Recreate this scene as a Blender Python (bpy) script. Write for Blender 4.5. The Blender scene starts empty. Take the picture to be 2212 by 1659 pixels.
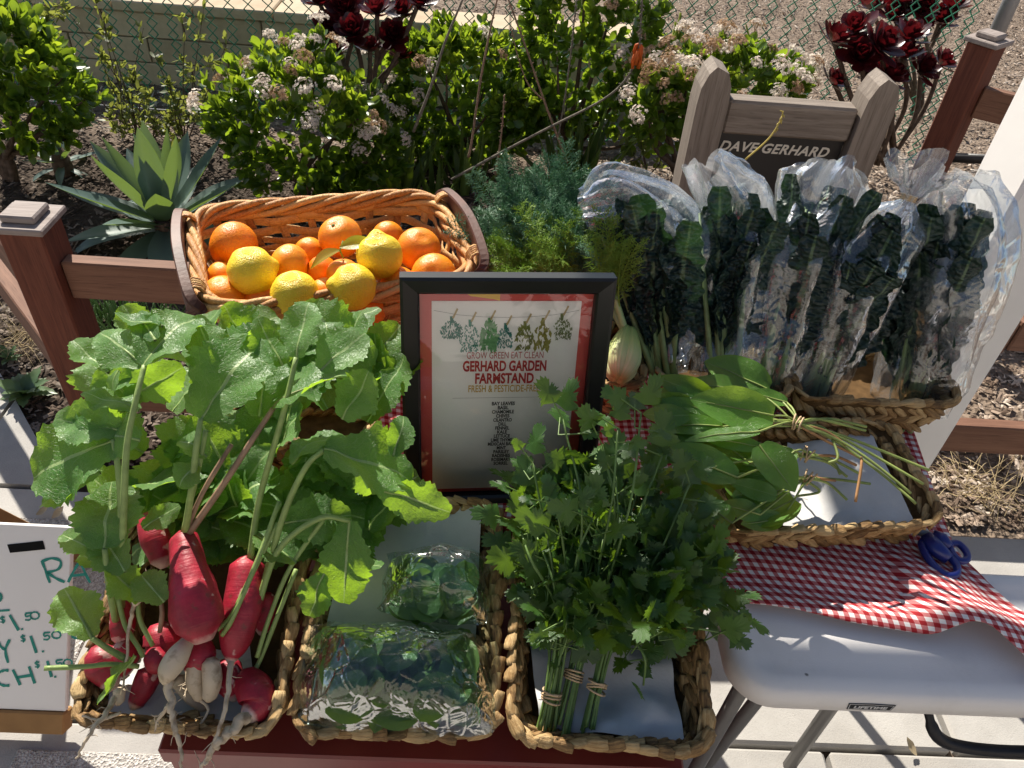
import bpy, math, random
import numpy as np
from mathutils import Vector, Matrix, noise, Euler

random.seed(7)
SC = bpy.context.scene
COL = SC.collection
R = math.radians

# ---------------------------------------------------------------- camera, world, sun, exposure
PITCH, ROLL, YAW, CAMH, FPX = R(40.8), R(5.2), R(3.0), 1.62, 1661.0
_g = Vector((math.sin(YAW), math.cos(YAW), 0)); _r0 = Vector((math.cos(YAW), -math.sin(YAW), 0)); _k = Vector((0, 0, 1))
_u0 = _g * math.sin(PITCH) + _k * math.cos(PITCH)
FWD = _g * math.cos(PITCH) - _k * math.sin(PITCH)
RGT = _r0 * math.cos(ROLL) + _u0 * math.sin(ROLL)
UPV = _u0 * math.cos(ROLL) - _r0 * math.sin(ROLL)
CAM = Vector((0, 0, CAMH))
cd = bpy.data.cameras.new('camera'); cam = bpy.data.objects.new('camera', cd); COL.objects.link(cam)
cam.matrix_world = Matrix(((RGT.x, UPV.x, -FWD.x, 0), (RGT.y, UPV.y, -FWD.y, 0), (RGT.z, UPV.z, -FWD.z, CAMH), (0, 0, 0, 1)))
cd.sensor_fit = 'HORIZONTAL'; cd.sensor_width = 36; cd.lens = 36 * FPX / 2212
cd.clip_start = .02; cd.clip_end = 2000
SC.camera = cam
SUN_EL, SUN_AZ = R(41), R(-25)          # azimuth measured from +Y towards +X
w = bpy.data.worlds.new('World'); SC.world = w; w.use_nodes = True
wn = w.node_tree.nodes; wl = w.node_tree.links
bg = wn['Background']; sky = wn.new('ShaderNodeTexSky'); sky.sky_type = 'NISHITA'; sky.sun_disc = False
sky.sun_elevation = SUN_EL; sky.sun_rotation = SUN_AZ; sky.altitude = 50
wl.new(sky.outputs[0], bg.inputs[0]); bg.inputs[1].default_value = .064
sl = bpy.data.lights.new('sun', 'SUN'); sl.energy = 5.0; sl.angle = R(.53); sl.color = (1, .93, .82)
sun = bpy.data.objects.new('sun', sl); COL.objects.link(sun)
sdir = Vector((math.sin(SUN_AZ) * math.cos(SUN_EL), math.cos(SUN_AZ) * math.cos(SUN_EL), math.sin(SUN_EL)))
sun.rotation_euler = sdir.to_track_quat('Z', 'Y').to_euler(); sun.location = sdir * 30
vs = SC.view_settings
vs.view_transform = 'Standard'; vs.look = 'None'; vs.gamma = 1; vs.use_curve_mapping = False; vs.exposure = .88
SC.cycles.use_denoising = True
SC.cycles.max_bounces = 8; SC.cycles.transparent_max_bounces = 16
SC.cycles.diffuse_bounces = 3; SC.cycles.glossy_bounces = 3
SC.cycles.sample_clamp_indirect = 4

# a photograph pixel (in a 2212 x 1659 frame) gives a direction; the plane it meets gives the place
def ray(x, y): return FWD + RGT * ((x - 1106) / FPX) - UPV * ((y - 829.5) / FPX)
def PZ(x, y, z):
    d = ray(x, y); return CAM + d * ((z - CAMH) / d.z)
def PY(x, y, Y):
    d = ray(x, y); return CAM + d * (Y / d.y)
def pxm(v): return (v - CAM).dot(FWD) / FPX      # metres per pixel at a point

# ---------------------------------------------------------------- objects
WM = {}
def _reg(o, M): WM[o.name] = M
def put(name, me, parent=None, M=None):
    o = bpy.data.objects.new(name, me); COL.objects.link(o)
    M = M or Matrix.Identity(4)
    if parent:
        o.parent = parent; o.matrix_parent_inverse = WM[parent.name].inverted()
    o.matrix_basis = M; _reg(o, M)
    return o
def tag(o, label=None, cat=None, group=None, kind=None):
    if label: o['label'] = label
    if cat: o['category'] = cat
    if group: o['group'] = group
    if kind: o['kind'] = kind
    return o
def thing(name, label, cat, loc, group=None):
    o = bpy.data.objects.new(name, None); COL.objects.link(o); o.empty_display_size = .05
    o.location = loc; _reg(o, Matrix.Translation(Vector(loc)))
    return tag(o, label, cat, group)
def md(name, V, F, mat=None, smooth=True, uv=None):
    me = bpy.data.meshes.new(name); me.from_pydata([tuple(v) for v in V], [], F)
    if mat: me.materials.append(mat)
    if smooth: me.polygons.foreach_set('use_smooth', [True] * len(me.polygons))
    if uv is not None:
        l = me.uv_layers.new(name='UVMap'); vi = np.empty(len(me.loops), 'i'); me.loops.foreach_get('vertex_index', vi)
        l.data.foreach_set('uv', np.asarray(uv, 'f')[vi].ravel())
    me.update(); return me
def merged(name, tmpl, mats, mat, smooth=True, parent=None, kind='stuff'):
    """many transformed copies of template meshes [(V,F)] as one mesh; mats = [(index, Matrix)]"""
    Vs, Fs, off = [], [], 0
    T = [(np.array([tuple(v) for v in V]), F) for V, F in tmpl]
    for i, M in mats:
        V, F = T[i]; m = np.array(M)
        Vs.append(V @ m[:3, :3].T + m[:3, 3]); Fs += [tuple(k + off for k in f) for f in F]; off += len(V)
    me = bpy.data.meshes.new(name); me.from_pydata(np.concatenate(Vs).tolist(), [], Fs); me.materials.append(mat)
    if smooth: me.polygons.foreach_set('use_smooth', [True] * len(me.polygons))
    o = put(name, me, parent)
    if kind: o['kind'] = kind
    return o
class MB:
    def __init__(s): s.V, s.F = [], []
    def add(s, V, F, M=None):
        o = len(s.V)
        s.V += [tuple(M @ Vector(v)) if M else tuple(v) for v in V]; s.F += [tuple(i + o for i in f) for f in F]; return s
    def box(s, lo, hi, M=None, bev=0):
        return s.add(*boxm(lo, hi, bev), M)
    def tube(s, pts, rad, n=8, cap=True): return s.add(*tubem(pts, rad, n, cap))
    def put(s, name, mat, parent=None, smooth=False, M=None): return put(name, md(name, s.V, s.F, mat, smooth), parent, M)
def boxm(lo, hi, b=0):
    x0, y0, z0 = lo; x1, y1, z1 = hi
    if b <= 0:
        V = [(x0,y0,z0),(x1,y0,z0),(x1,y1,z0),(x0,y1,z0),(x0,y0,z1),(x1,y0,z1),(x1,y1,z1),(x0,y1,z1)]
        return V, [(0,3,2,1),(4,5,6,7),(0,1,5,4),(1,2,6,5),(2,3,7,6),(3,0,4,7)]
    # chamfered box: 24 vertices
    V = []; idx = {}
    for sx in (0, 1):
        for sy in (0, 1):
            for sz in (0, 1):
                c = [(x0, x1)[sx], (y0, y1)[sy], (z0, z1)[sz]]; d = [b * (1 - 2 * sx), b * (1 - 2 * sy), b * (1 - 2 * sz)]
                for a in range(3):
                    p = [c[i] + (d[i] if i != a else 0) for i in range(3)]
                    idx[sx, sy, sz, a] = len(V); V.append(tuple(p))
    F = []
    for a in range(3):
        o1, o2 = [i for i in range(3) if i != a]
        for s in (0, 1):
            q = []
            for (i, j) in ((0, 0), (1, 0), (1, 1), (0, 1)):
                k = [0, 0, 0]; k[a] = s; k[o1] = i; k[o2] = j; q.append(idx[k[0], k[1], k[2], a])
            F.append(tuple(q))
    for a in range(3):      # edges along axis a
        o1, o2 = [i for i in range(3) if i != a]
        for i in (0, 1):
            for j in (0, 1):
                k0 = [0, 0, 0]; k0[o1] = i; k0[o2] = j; k1 = list(k0); k1[a] = 1
                F.append((idx[(*k0, o1)], idx[(*k0, o2)], idx[(*k1, o2)], idx[(*k1, o1)]))
    for sx in (0, 1):
        for sy in (0, 1):
            for sz in (0, 1): F.append(tuple(idx[sx, sy, sz, a] for a in range(3)))
    c = Vector(((x0 + x1) / 2, (y0 + y1) / 2, (z0 + z1) / 2)); out = []
    for f in F:
        p = [Vector(V[i]) for i in f]; n = (p[1] - p[0]).cross(p[2] - p[0])
        out.append(f if n.dot(sum(p, Vector()) / len(p) - c) > 0 else tuple(reversed(f)))
    return V, out
def tubem(pts, rad, n=8, cap=True):
    pts = [Vector(p) for p in pts]; m = len(pts)
    if not hasattr(rad, '__len__'): rad = [rad] * m
    V, F = [], []; t = (pts[1] - pts[0]).normalized()
    a = t.orthogonal().normalized()
    for i, p in enumerate(pts):
        t2 = (pts[min(i + 1, m - 1)] - pts[max(i - 1, 0)])
        t2 = t2.normalized() if t2.length > 1e-9 else t
        a = (a - t2 * a.dot(t2)); a = a.normalized() if a.length > 1e-6 else t2.orthogonal().normalized()
        b = t2.cross(a); t = t2
        for k in range(n):
            an = 2 * math.pi * k / n; V.append(p + (a * math.cos(an) + b * math.sin(an)) * rad[i])
    for i in range(m - 1):
        for k in range(n):
            k2 = (k + 1) % n; F.append((i * n + k, i * n + k2, (i + 1) * n + k2, (i + 1) * n + k))
    if cap: F.append(tuple(range(n - 1, -1, -1))); F.append(tuple((m - 1) * n + k for k in range(n)))
    return V, F
def bez(pts, n=8):
    """smooth curve through points (Catmull-Rom)"""
    P = [Vector(p) for p in pts]; P = [P[0] * 2 - P[1]] + P + [P[-1] * 2 - P[-2]]; out = []
    for i in range(1, len(P) - 2):
        for k in range(n):
            t = k / n; a, b, c, d = P[i - 1:i + 3]
            out.append(.5 * ((2 * b) + (c - a) * t + (2 * a - 5 * b + 4 * c - d) * t * t + (3 * b - 3 * c + d - a) * t ** 3))
    out.append(P[-2]); return out
def frame(base, ydir, zhint, s=1.0):
    y = Vector(ydir).normalized(); z = Vector(zhint); z = z - y * z.dot(y)
    z = z.normalized() if z.length > 1e-5 else y.orthogonal().normalized(); x = y.cross(z)
    s = s if hasattr(s, '__len__') else (s, s, s)
    return Matrix(((x.x*s[0], y.x*s[1], z.x*s[2], base[0]), (x.y*s[0], y.y*s[1], z.y*s[2], base[1]), (x.z*s[0], y.z*s[1], z.z*s[2], base[2]), (0, 0, 0, 1)))
def blade(L, wf, tf, bend=0, cup=0, ns=8, nr=8, twist=0):
    """closed fleshy leaf: base at origin, along +Y, upper face +Z"""
    V, F = [], []; y = z = 0.0; an = 0.0
    for i in range(ns + 1):
        t = i / ns; w_, h_ = wf(t), tf(t); tw = twist * t
        for k in range(nr):
            a = 2 * math.pi * k / nr; x = w_ * math.cos(a); n = h_ * math.sin(a) + cup * (x * x) / max(w_, 1e-4)
            xx, nn = x * math.cos(tw) - n * math.sin(tw), x * math.sin(tw) + n * math.cos(tw)
            V.append((xx, y - nn * math.sin(an), z + nn * math.cos(an)))
        an += bend / ns; y += L / ns * math.cos(an); z += L / ns * math.sin(an)
    for i in range(ns):
        for k in range(nr):
            k2 = (k + 1) % nr; F.append((i*nr + k, i*nr + k2, (i+1)*nr + k2, (i+1)*nr + k))
    F.append(tuple(range(nr - 1, -1, -1))); F.append(tuple(ns * nr + k for k in range(nr)))
    return V, F
def sheet(L, wf, bend=0, cup=0, nu=12, nv=6, ruf=0, rf=3, bump=0, seed=0, edge=None):
    """thin leaf grid: base at origin, along +Y, upper face +Z; uv = (across, along)"""
    V, F, U = [], [], []; y = z = 0.0; an = 0.0; rnd = random.Random(seed); ph = rnd.random() * 9
    for i in range(nu + 1):
        t = i / nu
        for j in range(nv + 1):
            s = 2 * j / nv - 1
            w_ = wf(t) * (1 + (edge(t, s) if edge else 0) * abs(s) ** 2)
            x = w_ * s; n = cup * abs(s) ** 1.5 * w_ + ruf * w_ * s * s * math.sin(t * rf * 6.28 + ph + (1.7 if s > 0 else 0))
            if bump: n += bump * noise.noise(Vector((x * 40 + seed, t * L * 40, seed * 3.1)))
            V.append((x, y - n * math.sin(an), z + n * math.cos(an))); U.append((j / nv, t))
        an += (bend(t) if callable(bend) else bend) / nu; y += L / nu * math.cos(an); z += L / nu * math.sin(an)
    m = nv + 1
    for i in range(nu):
        for j in range(nv): F.append((i*m + j, i*m + j + 1, (i+1)*m + j + 1, (i+1)*m + j))
    return V, F, U
def ico(r=1, sub=1):
    import bmesh
    bm = bmesh.new(); bmesh.ops.create_icosphere(bm, subdivisions=sub, radius=r)
    V = [v.co.copy() for v in bm.verts]; F = [tuple(v.index for v in f.verts) for f in bm.faces]; bm.free(); return V, F
def rvec(rnd=random):
    while 1:
        v = Vector((rnd.uniform(-1, 1), rnd.uniform(-1, 1), rnd.uniform(-1, 1)))
        if .05 < v.length < 1: return v.normalized()

# ---------------------------------------------------------------- materials
class NT:
    def __init__(s, name):
        s.m = bpy.data.materials.new(name); s.m.use_nodes = True; s.t = s.m.node_tree; s.t.nodes.clear()
        s.out = s.n('ShaderNodeOutputMaterial')
    def n(s, ty, **kw):
        x = s.t.nodes.new(ty)
        for k, v in kw.items(): setattr(x, k, v)
        return x
    def setin(s, sock, v):
        if isinstance(v, bpy.types.NodeSocket): s.t.links.new(v, sock)
        elif v is not None:
            if sock.type == 'RGBA' and len(v) == 3: v = (*v, 1)
            sock.default_value = v
    def math(s, op, a, b=None, c=None):
        x = s.n('ShaderNodeMath', operation=op); s.setin(x.inputs[0], a); s.setin(x.inputs[1], b)
        if c is not None: s.setin(x.inputs[2], c)
        return x.outputs[0]
    def coord(s, which='Object'): return s.n('ShaderNodeTexCoord').outputs[which]
    def map(s, v, scale=(1, 1, 1), rot=(0, 0, 0)):
        x = s.n('ShaderNodeMapping'); s.setin(x.inputs[0], v); x.inputs['Scale'].default_value = scale; x.inputs['Rotation'].default_value = rot; return x.outputs[0]
    def noise(s, v, scale=5, det=3, rough=.55, dist=0):
        x = s.n('ShaderNodeTexNoise'); s.setin(x.inputs['Vector'], v); x.inputs['Scale'].default_value = scale
        x.inputs['Detail'].default_value = det; x.inputs['Roughness'].default_value = rough; x.inputs['Distortion'].default_value = dist
        return x.outputs[0]
    def vor(s, v, scale=5, feat='F1', out=0, rnd=1):
        x = s.n('ShaderNodeTexVoronoi', feature=feat); s.setin(x.inputs['Vector'], v); x.inputs['Scale'].default_value = scale
        x.inputs['Randomness'].default_value = rnd; return x.outputs[out]
    def ramp(s, f, stops, interp='LINEAR'):
        x = s.n('ShaderNodeValToRGB'); s.setin(x.inputs[0], f); e = x.color_ramp.elements; x.color_ramp.interpolation = interp
        while len(e) < len(stops): e.new(.5)
        for q, (p, c) in zip(e, stops): q.position = p; q.color = (*c, 1) if hasattr(c, '__len__') else (c, c, c, 1)
        return x.outputs[0]
    def mix(s, f, a, b, mode='MIX'):
        x = s.n('ShaderNodeMix', data_type='RGBA', blend_type=mode); s.setin(x.inputs[0], f); s.setin(x.inputs[6], a); s.setin(x.inputs[7], b); return x.outputs[2]
    def bump(s, h, st=.3, dist=.01, normal=None):
        x = s.n('ShaderNodeBump'); s.setin(x.inputs['Height'], h); x.inputs['Strength'].default_value = st; x.inputs['Distance'].default_value = dist
        if normal: s.setin(x.inputs['Normal'], normal)
        return x.outputs[0]
    def sep(s, v):
        x = s.n('ShaderNodeSeparateXYZ'); s.setin(x.inputs[0], v); return x.outputs
    def rnd(s): return s.n('ShaderNodeObjectInfo').outputs['Random']
    def bsdf(s, col, rough=.6, spec=.5, normal=None, **kw):
        x = s.n('ShaderNodeBsdfPrincipled'); s.setin(x.inputs['Base Color'], col); s.setin(x.inputs['Roughness'], rough)
        s.setin(x.inputs['Specular IOR Level'], spec); s.setin(x.inputs['Normal'], normal)
        for k, v in kw.items(): s.setin(x.inputs[k.replace('_', ' ')], v)
        return x.outputs[0]
    def shmix(s, f, a, b):
        x = s.n('ShaderNodeMixShader'); s.setin(x.inputs[0], f); s.t.links.new(a, x.inputs[1]); s.t.links.new(b, x.inputs[2]); return x.outputs[0]
    def done(s, sh): s.t.links.new(sh, s.out.inputs[0]); return s.m

def m_plain(name, col, rough=.6, spec=.5, var=.15, sc=20, bump=.15, bd=.002, metal=0):
    t = NT(name); c = t.coord(); f = t.noise(c, sc, 4)
    lo = tuple(x * (1 - var) for x in col); hi = tuple(min(1, x * (1 + var)) for x in col)
    return t.done(t.bsdf(t.ramp(f, [(.3, lo), (.7, hi)]), rough, spec, t.bump(t.noise(c, sc * 6, 3), bump, bd), Metallic=metal))
def m_wood(name, dark, light, axis=0, rough=.75, sc=1.0, grain=60):
    t = NT(name); c = t.coord()
    s_ = [grain * sc] * 3; s_[axis] = 3.5 * sc
    g = t.noise(t.map(c, tuple(s_)), 1, 5, .65, .6); big = t.noise(c, 4, 2)
    s2 = [260 * sc] * 3; s2[axis] = 14 * sc
    fl = t.noise(t.map(c, tuple(s2)), 1, 2)
    col = t.ramp(g, [(.25, dark), (.5, tuple((a + b) / 2 for a, b in zip(dark, light))), (.75, light)])
    col = t.mix(t.ramp(fl, [(.3, .55), (.42, 0)]), col, tuple(x * .45 for x in dark)); col = t.mix(t.math('MULTIPLY', big, .25), col, light)
    return t.done(t.bsdf(col, rough, .3, t.bump(t.math('ADD', g, fl), .5, .0015)))
def m_leaf(name, dark, light, trans, tf=.35, rough=.4, spec=.5, vein=None, nveins=7, sc=30, bump=.25, bd=.002, under=None, hue=.25, holes=None, sheen=0):
    """leaf with real translucency; vein=(colour, strength) drawn in the leaf's own uv"""
    t = NT(name); c = t.coord(); r = t.rnd()
    f = t.math('ADD', t.math('MULTIPLY', t.noise(c, sc, 3), 1 - hue), t.math('MULTIPLY', r, hue))
    col = t.ramp(f, [(.28, dark), (.72, light)]); h = t.noise(c, sc * 7, 3)
    tcol = t.mix(.35, trans, col, 'MULTIPLY') if False else t.mix(t.math('MULTIPLY', f, .5), trans, tuple(x * .55 for x in trans))
    if vein:
        u, v, _ = t.sep(t.coord('UV')); a = t.math('ABSOLUTE', t.math('SUBTRACT', u, .5))
        mid = t.math('LESS_THAN', a, .022)
        wob = t.math('MULTIPLY', t.noise(t.coord('UV'), 6, 2), .35)
        s_ = t.math('ABSOLUTE', t.math('SINE', t.math('MULTIPLY', t.math('SUBTRACT', t.math('ADD', v, wob), t.math('MULTIPLY', a, .75)), math.pi * nveins)))
        side = t.ramp(s_, [(.0, 1.), (.13, 0.)])
        net = t.ramp(t.vor(t.coord('UV'), 24, 'DISTANCE_TO_EDGE'), [(0, .5), (.06, 0.)])
        vm = t.math('MAXIMUM', mid, t.math('MAXIMUM', t.math('MULTIPLY', side, .7), t.math('MULTIPLY', net, .6)))
        col = t.mix(t.math('MULTIPLY', vm, vein[1]), col, vein[0]); tcol = t.mix(t.math('MULTIPLY', vm, vein[1] * .7), tcol, tuple(x * .75 for x in vein[0]))
        h = t.math('SUBTRACT', t.math('MULTIPLY', h, .6), t.math('MULTIPLY', vm, .8))
    if under:
        col = t.mix(t.n('ShaderNodeNewGeometry').outputs['Backfacing'], col, under)
    nb = t.bump(h, bump, bd)
    b = t.bsdf(col, rough, spec, nb)
    tr = t.n('ShaderNodeBsdfTranslucent'); t.setin(tr.inputs[0], tcol); t.setin(tr.inputs[1], nb)
    return t.done(t.shmix(tf, b, tr.outputs[0]))
def m_plastic(name, haze=.12, gloss=.05, rough=.12, tint=(.93, .96, .97), cr=14, bs=.35):
    t = NT(name); c = t.coord()
    cn = t.noise(c, cr, 2, .5, 1.5); v1 = t.vor(t.map(c, (1, 1, .35)), cr * 1.6, 'DISTANCE_TO_EDGE')
    st = t.noise(t.map(c, (70, 70, 7)), 1, 2)
    h = t.math('ADD', t.math('ADD', cn, t.math('MULTIPLY', st, .35)), t.math('MULTIPLY', t.ramp(v1, [(0, 1.), (.07, .15), (.2, 0.)]), .22))
    nb = t.bump(h, bs, .012)
    tp = t.n('ShaderNodeBsdfTransparent'); tp.inputs[0].default_value = (*tint, 1)
    gl = t.n('ShaderNodeBsdfGlossy'); gl.inputs['Roughness'].default_value = rough; gl.inputs[0].default_value = (1, 1, 1, 1); t.setin(gl.inputs['Normal'], nb)
    df = t.n('ShaderNodeBsdfTranslucent'); df.inputs[0].default_value = (.85, .88, .92, 1); t.setin(df.inputs[1], nb)
    fr = t.n('ShaderNodeFresnel'); fr.inputs[0].default_value = 1.4; t.setin(fr.inputs[1], nb)
    hz = t.math('MULTIPLY', t.ramp(t.noise(t.map(c, (1, 1, .5)), 16, 4), [(.40, .12), (.68, 1.)]), haze)
    d2 = t.n('ShaderNodeBsdfDiffuse'); d2.inputs[0].default_value = (.8, .82, .85, 1); t.setin(d2.inputs['Normal'], nb)
    a = t.shmix(hz, tp.outputs[0], t.shmix(.5, df.outputs[0], d2.outputs[0]))
    g = t.math('MINIMUM', t.math('ADD', t.math('MULTIPLY', fr.outputs[0], .6), gloss), .5)
    return t.done(t.shmix(g, a, gl.outputs[0]))
# ================================================================ SETTING
def bed_unshaded(t):
    # shrub shade painted into bed colour; dry chips past fence and path stay pale
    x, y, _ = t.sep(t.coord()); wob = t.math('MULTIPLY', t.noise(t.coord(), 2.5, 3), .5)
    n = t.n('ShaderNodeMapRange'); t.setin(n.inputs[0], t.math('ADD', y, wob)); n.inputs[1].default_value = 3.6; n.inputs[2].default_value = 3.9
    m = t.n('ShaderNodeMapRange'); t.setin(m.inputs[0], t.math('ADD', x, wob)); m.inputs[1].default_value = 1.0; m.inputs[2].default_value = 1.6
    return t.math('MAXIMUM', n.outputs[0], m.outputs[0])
def m_mulch():
    t = NT('mulch_soil'); c = t.coord()
    v = t.vor(t.map(c, (38, 70, 40)), 1, 'F1', 1); n1 = t.noise(c, 3, 4); n2 = t.noise(c, 90, 4)
    col = t.mix(t.ramp(n1, [(.35, 0.), (.65, 1.)]), (.10, .072, .052), (.19, .145, .11))
    col = t.mix(t.math('MULTIPLY', t.sep(v)[0], .55), col, (.36, .28, .215))
    col = t.mix(bed_unshaded(t), t.mix(.8, col, (.026, .018, .013)), col)
    return t.done(t.bsdf(col, .95, .15, t.bump(t.math('ADD', n2, t.vor(c, 60)), .9, .012)))
def m_chip():
    t = NT('wood_chip'); c = t.coord()
    v = t.vor(t.map(c, (14, 14, 14)), 1.7, 'F1', 1); r = t.sep(v)[0]
    col = t.ramp(r, [(0, (.07, .046, .033)), (.3, (.20, .14, .10)), (.6, (.40, .31, .24)), (1, (.62, .53, .44))])
    col = t.mix(t.ramp(t.noise(c, 1.1, 3), [(.4, .0), (.62, .5)]), col, (.08, .055, .04))
    col = t.mix(bed_unshaded(t), t.mix(.62, col, (.04, .027, .02)), col)
    return t.done(t.bsdf(col, .85, .2, t.bump(t.noise(c, 300, 2), .4, .001)))
def m_concrete():
    t = NT('concrete'); c = t.coord(); r = t.rnd()
    n1 = t.noise(c, 6, 5, .6); n2 = t.noise(c, 260, 3, .7); sp = t.vor(c, 320, 'F1', 0)
    col = t.ramp(t.math('ADD', t.math('MULTIPLY', n1, .8), t.math('MULTIPLY', r, .2)), [(.3, (.30, .288, .27)), (.7, (.43, .415, .39))])
    col = t.mix(t.ramp(n2, [(.55, 0.), (.8, .45)]), col, (.2, .19, .175)); col = t.mix(t.ramp(t.noise(c, 2.2, 4), [(.56, 0.), (.72, .35)]), col, (.24, .21, .17))
    return t.done(t.bsdf(col, .85, .3, t.bump(t.math('ADD', n2, t.math('MULTIPLY', sp, .4)), .35, .002)))
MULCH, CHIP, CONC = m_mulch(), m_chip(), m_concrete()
GREYWOOD = m_wood('weathered_wood', (.11, .085, .068), (.29, .245, .205), 2)
GREYWOODX = m_wood('weathered_wood_across', (.11, .085, .068), (.29, .245, .205), 0)
REDWOODV = m_wood('redwood_upright', (.075, .022, .013), (.18, .06, .036), 2)
REDWOODX = m_wood('redwood_across', (.10, .045, .028), (.24, .125, .08), 0)
CAPWOOD = m_wood('silvered_wood', (.17, .135, .12), (.36, .31, .285), 0)
WHITEPAINT = m_plain('white_paint', (.78, .76, .73), .5, .4, .04, 6, .12, .002)

# ground: one sheet to the horizon, the bed gently uneven near by
xs = [-400, -120, -40, -15, -8] + [-5 + .125 * i for i in range(81)] + [8, 15, 40, 120, 400]
ys = [-400, -80, -20, -6, -2] + [1.0 + .125 * i for i in range(56)] + [10, 16, 40, 120, 400]
def gz(x, y):
    if y < 1.3 or abs(x) > 6 or y > 8.5: return -.03
    a = max(0, min(1, (y - 1.35) * 1.6)); return -.03 + a * (.028 + .045 * noise.noise(Vector((x * .9, y * .9, 3))) + .02 * noise.noise(Vector((x * 3.1, y * 3.1, 7))))
V = [(x, y, gz(x, y)) for y in ys for x in xs]; n = len(xs)
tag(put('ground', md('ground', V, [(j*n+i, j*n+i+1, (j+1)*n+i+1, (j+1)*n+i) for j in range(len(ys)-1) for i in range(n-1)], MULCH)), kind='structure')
# wood chips
rs = np.random.RandomState(3); N = 62000
yy = 1.4 + 6.6 * rs.rand(N) ** 1.35; xx = (rs.rand(N) - .5) * (4.4 + 1.25 * yy)
keep = ~((xx > -1.12) & (yy < 1.37)) & ~((xx < -1.1) & (yy < 1.40 - (xx + 1.13) * 1.13)); xx, yy = xx[keep], yy[keep]; N = len(xx)
zz = np.array([gz(a, b) for a, b in zip(xx, yy)]) + .004 + .012 * rs.rand(N)
Ln = .006 + .021 * rs.rand(N) ** 2; Wd = .003 + .006 * rs.rand(N); th = rs.rand(N) * 6.283; tl = (rs.rand(N) - .5) * 1.3
ct, st = np.cos(th), np.sin(th)
ax = np.stack([ct * np.cos(tl), st * np.cos(tl), np.sin(tl)], 1); bx_ = np.stack([-st, ct, (rs.rand(N) - .5) * .7], 1); up = np.array([0, 0, 1.]) * .003
C0 = np.stack([xx, yy, zz], 1)
V = np.stack([C0 - ax * Ln[:, None] - bx_ * Wd[:, None], C0 - ax * Ln[:, None] + bx_ * Wd[:, None] * .8, C0 + ax * Ln[:, None] + bx_ * Wd[:, None], C0 + ax * Ln[:, None] - bx_ * Wd[:, None] * .6, C0 + up + ax * Ln[:, None] * .2], 1).reshape(-1, 3)
q = np.arange(N)[:, None] * 5
F = np.concatenate([q + np.array([[0, 4, 1]]), q + np.array([[1, 4, 2]]), q + np.array([[2, 4, 3]]), q + np.array([[3, 4, 0]]), q + np.array([[0, 1, 2]]), q + np.array([[0, 2, 3]])])
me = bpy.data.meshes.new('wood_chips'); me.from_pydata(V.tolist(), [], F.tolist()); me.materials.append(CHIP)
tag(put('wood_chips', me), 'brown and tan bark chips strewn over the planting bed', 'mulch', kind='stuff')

# paving of square concrete slabs with open joints
pav = tag(MB().box((-6, -4, -.12), (6, 1.30, -.035)).put('paving', MULCH), kind='structure')
S = .61; JX = {1: 1.07, 0: .78, -1: 1.0, -2: .6, 2: 1.07}
for rw in range(-2, 2):
    y0 = .74 + (rw - 1) * S
    for k in range(-6, 4):
        x0 = JX[rw] + k * S; g_ = .006
        if -1.9 < x0 < 2.6:
            V, F = boxm((x0 + g_, y0 + g_, -.05), (x0 + S - g_, y0 + S - g_, random.uniform(-.002, .002)), .006); put('slab', md('slab', V, F, CONC, False), pav)
def prism(poly, z0, z1):
    n = len(poly); V = [(x, y, z0) for x, y in poly] + [(x, y, z1) for x, y in poly]
    return V, [tuple(range(n - 1, -1, -1)), tuple(range(n, 2 * n))] + [(i, (i + 1) % n, n + (i + 1) % n, n + i) for i in range(n)]
for poly in ([(-1.125, 1.356), (-1.13, 1.40), (-1.37, 1.675), (-1.37, 1.356)], [(-1.382, 1.356), (-1.382, 1.69), (-1.49, 1.81), (-1.62, 1.96), (-1.98, 1.96), (-1.98, 1.356)],
             [(-1.99, 1.356), (-1.99, 1.96), (-2.6, 1.96), (-2.6, 1.356)], [(-1.63, 1.972), (-2.6, 3.05), (-2.6, 1.972)]):
    put('slab', md('slab', *prism(poly, -.05, .001), CONC, False), pav)

PEBBLE = (lambda t, c: t.done(t.bsdf(t.ramp(t.vor(c, 210, 'F1', 1), [(0, (.22, .20, .18)), (.5, (.42, .40, .37)), (1, (.6, .58, .55))]), .9, .2, t.bump(t.vor(c, 210), .9, .004))))(*(lambda t: (t, t.coord()))(NT('exposed_aggregate')))
for (x0, y0, x1, y1) in ((-1.32, .82, -.85, 1.245), (-.88, .10, -.42, .675), (-1.9, .82, -1.46, 1.245)):
    put('pebbled_inlay', md('pebbled_inlay', *boxm((x0, y0, -.004), (x1, y1, .0062), .003), PEBBLE, False), pav)
# ---- low block wall behind the fence
def m_block():
    t = NT('split_block'); c = t.coord(); r = t.rnd(); n1 = t.noise(c, 14, 5, .65); n2 = t.noise(c, 120, 3)
    col = t.ramp(t.math('ADD', t.math('MULTIPLY', n1, .7), t.math('MULTIPLY', r, .3)), [(.25, (.40, .31, .21)), (.75, (.58, .47, .34))])
    return t.done(t.bsdf(col, .9, .2, t.bump(t.math('ADD', n1, t.math('MULTIPLY', n2, .4)), .5, .006)))
BLOCK = m_block(); MORTAR = m_plain('mortar', (.3, .25, .19), .95, .1, .2, 40)
wall = thing('block_wall', 'low tan concrete block wall with flat cap behind the green wire fence', 'wall', (-1.4, 4.25, 0))
MB().box((-3.4, 4.17, -.1), (.55, 4.33, .372)).put('mortar_core', MORTAR, wall)
blk = md('block', *boxm((0, 0, 0), (.392, .2, .12), .004), BLOCK, False); cap_m = md('cap_block', *boxm((0, 0, 0), (.392, .25, .05), .006), BLOCK, False)
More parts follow.
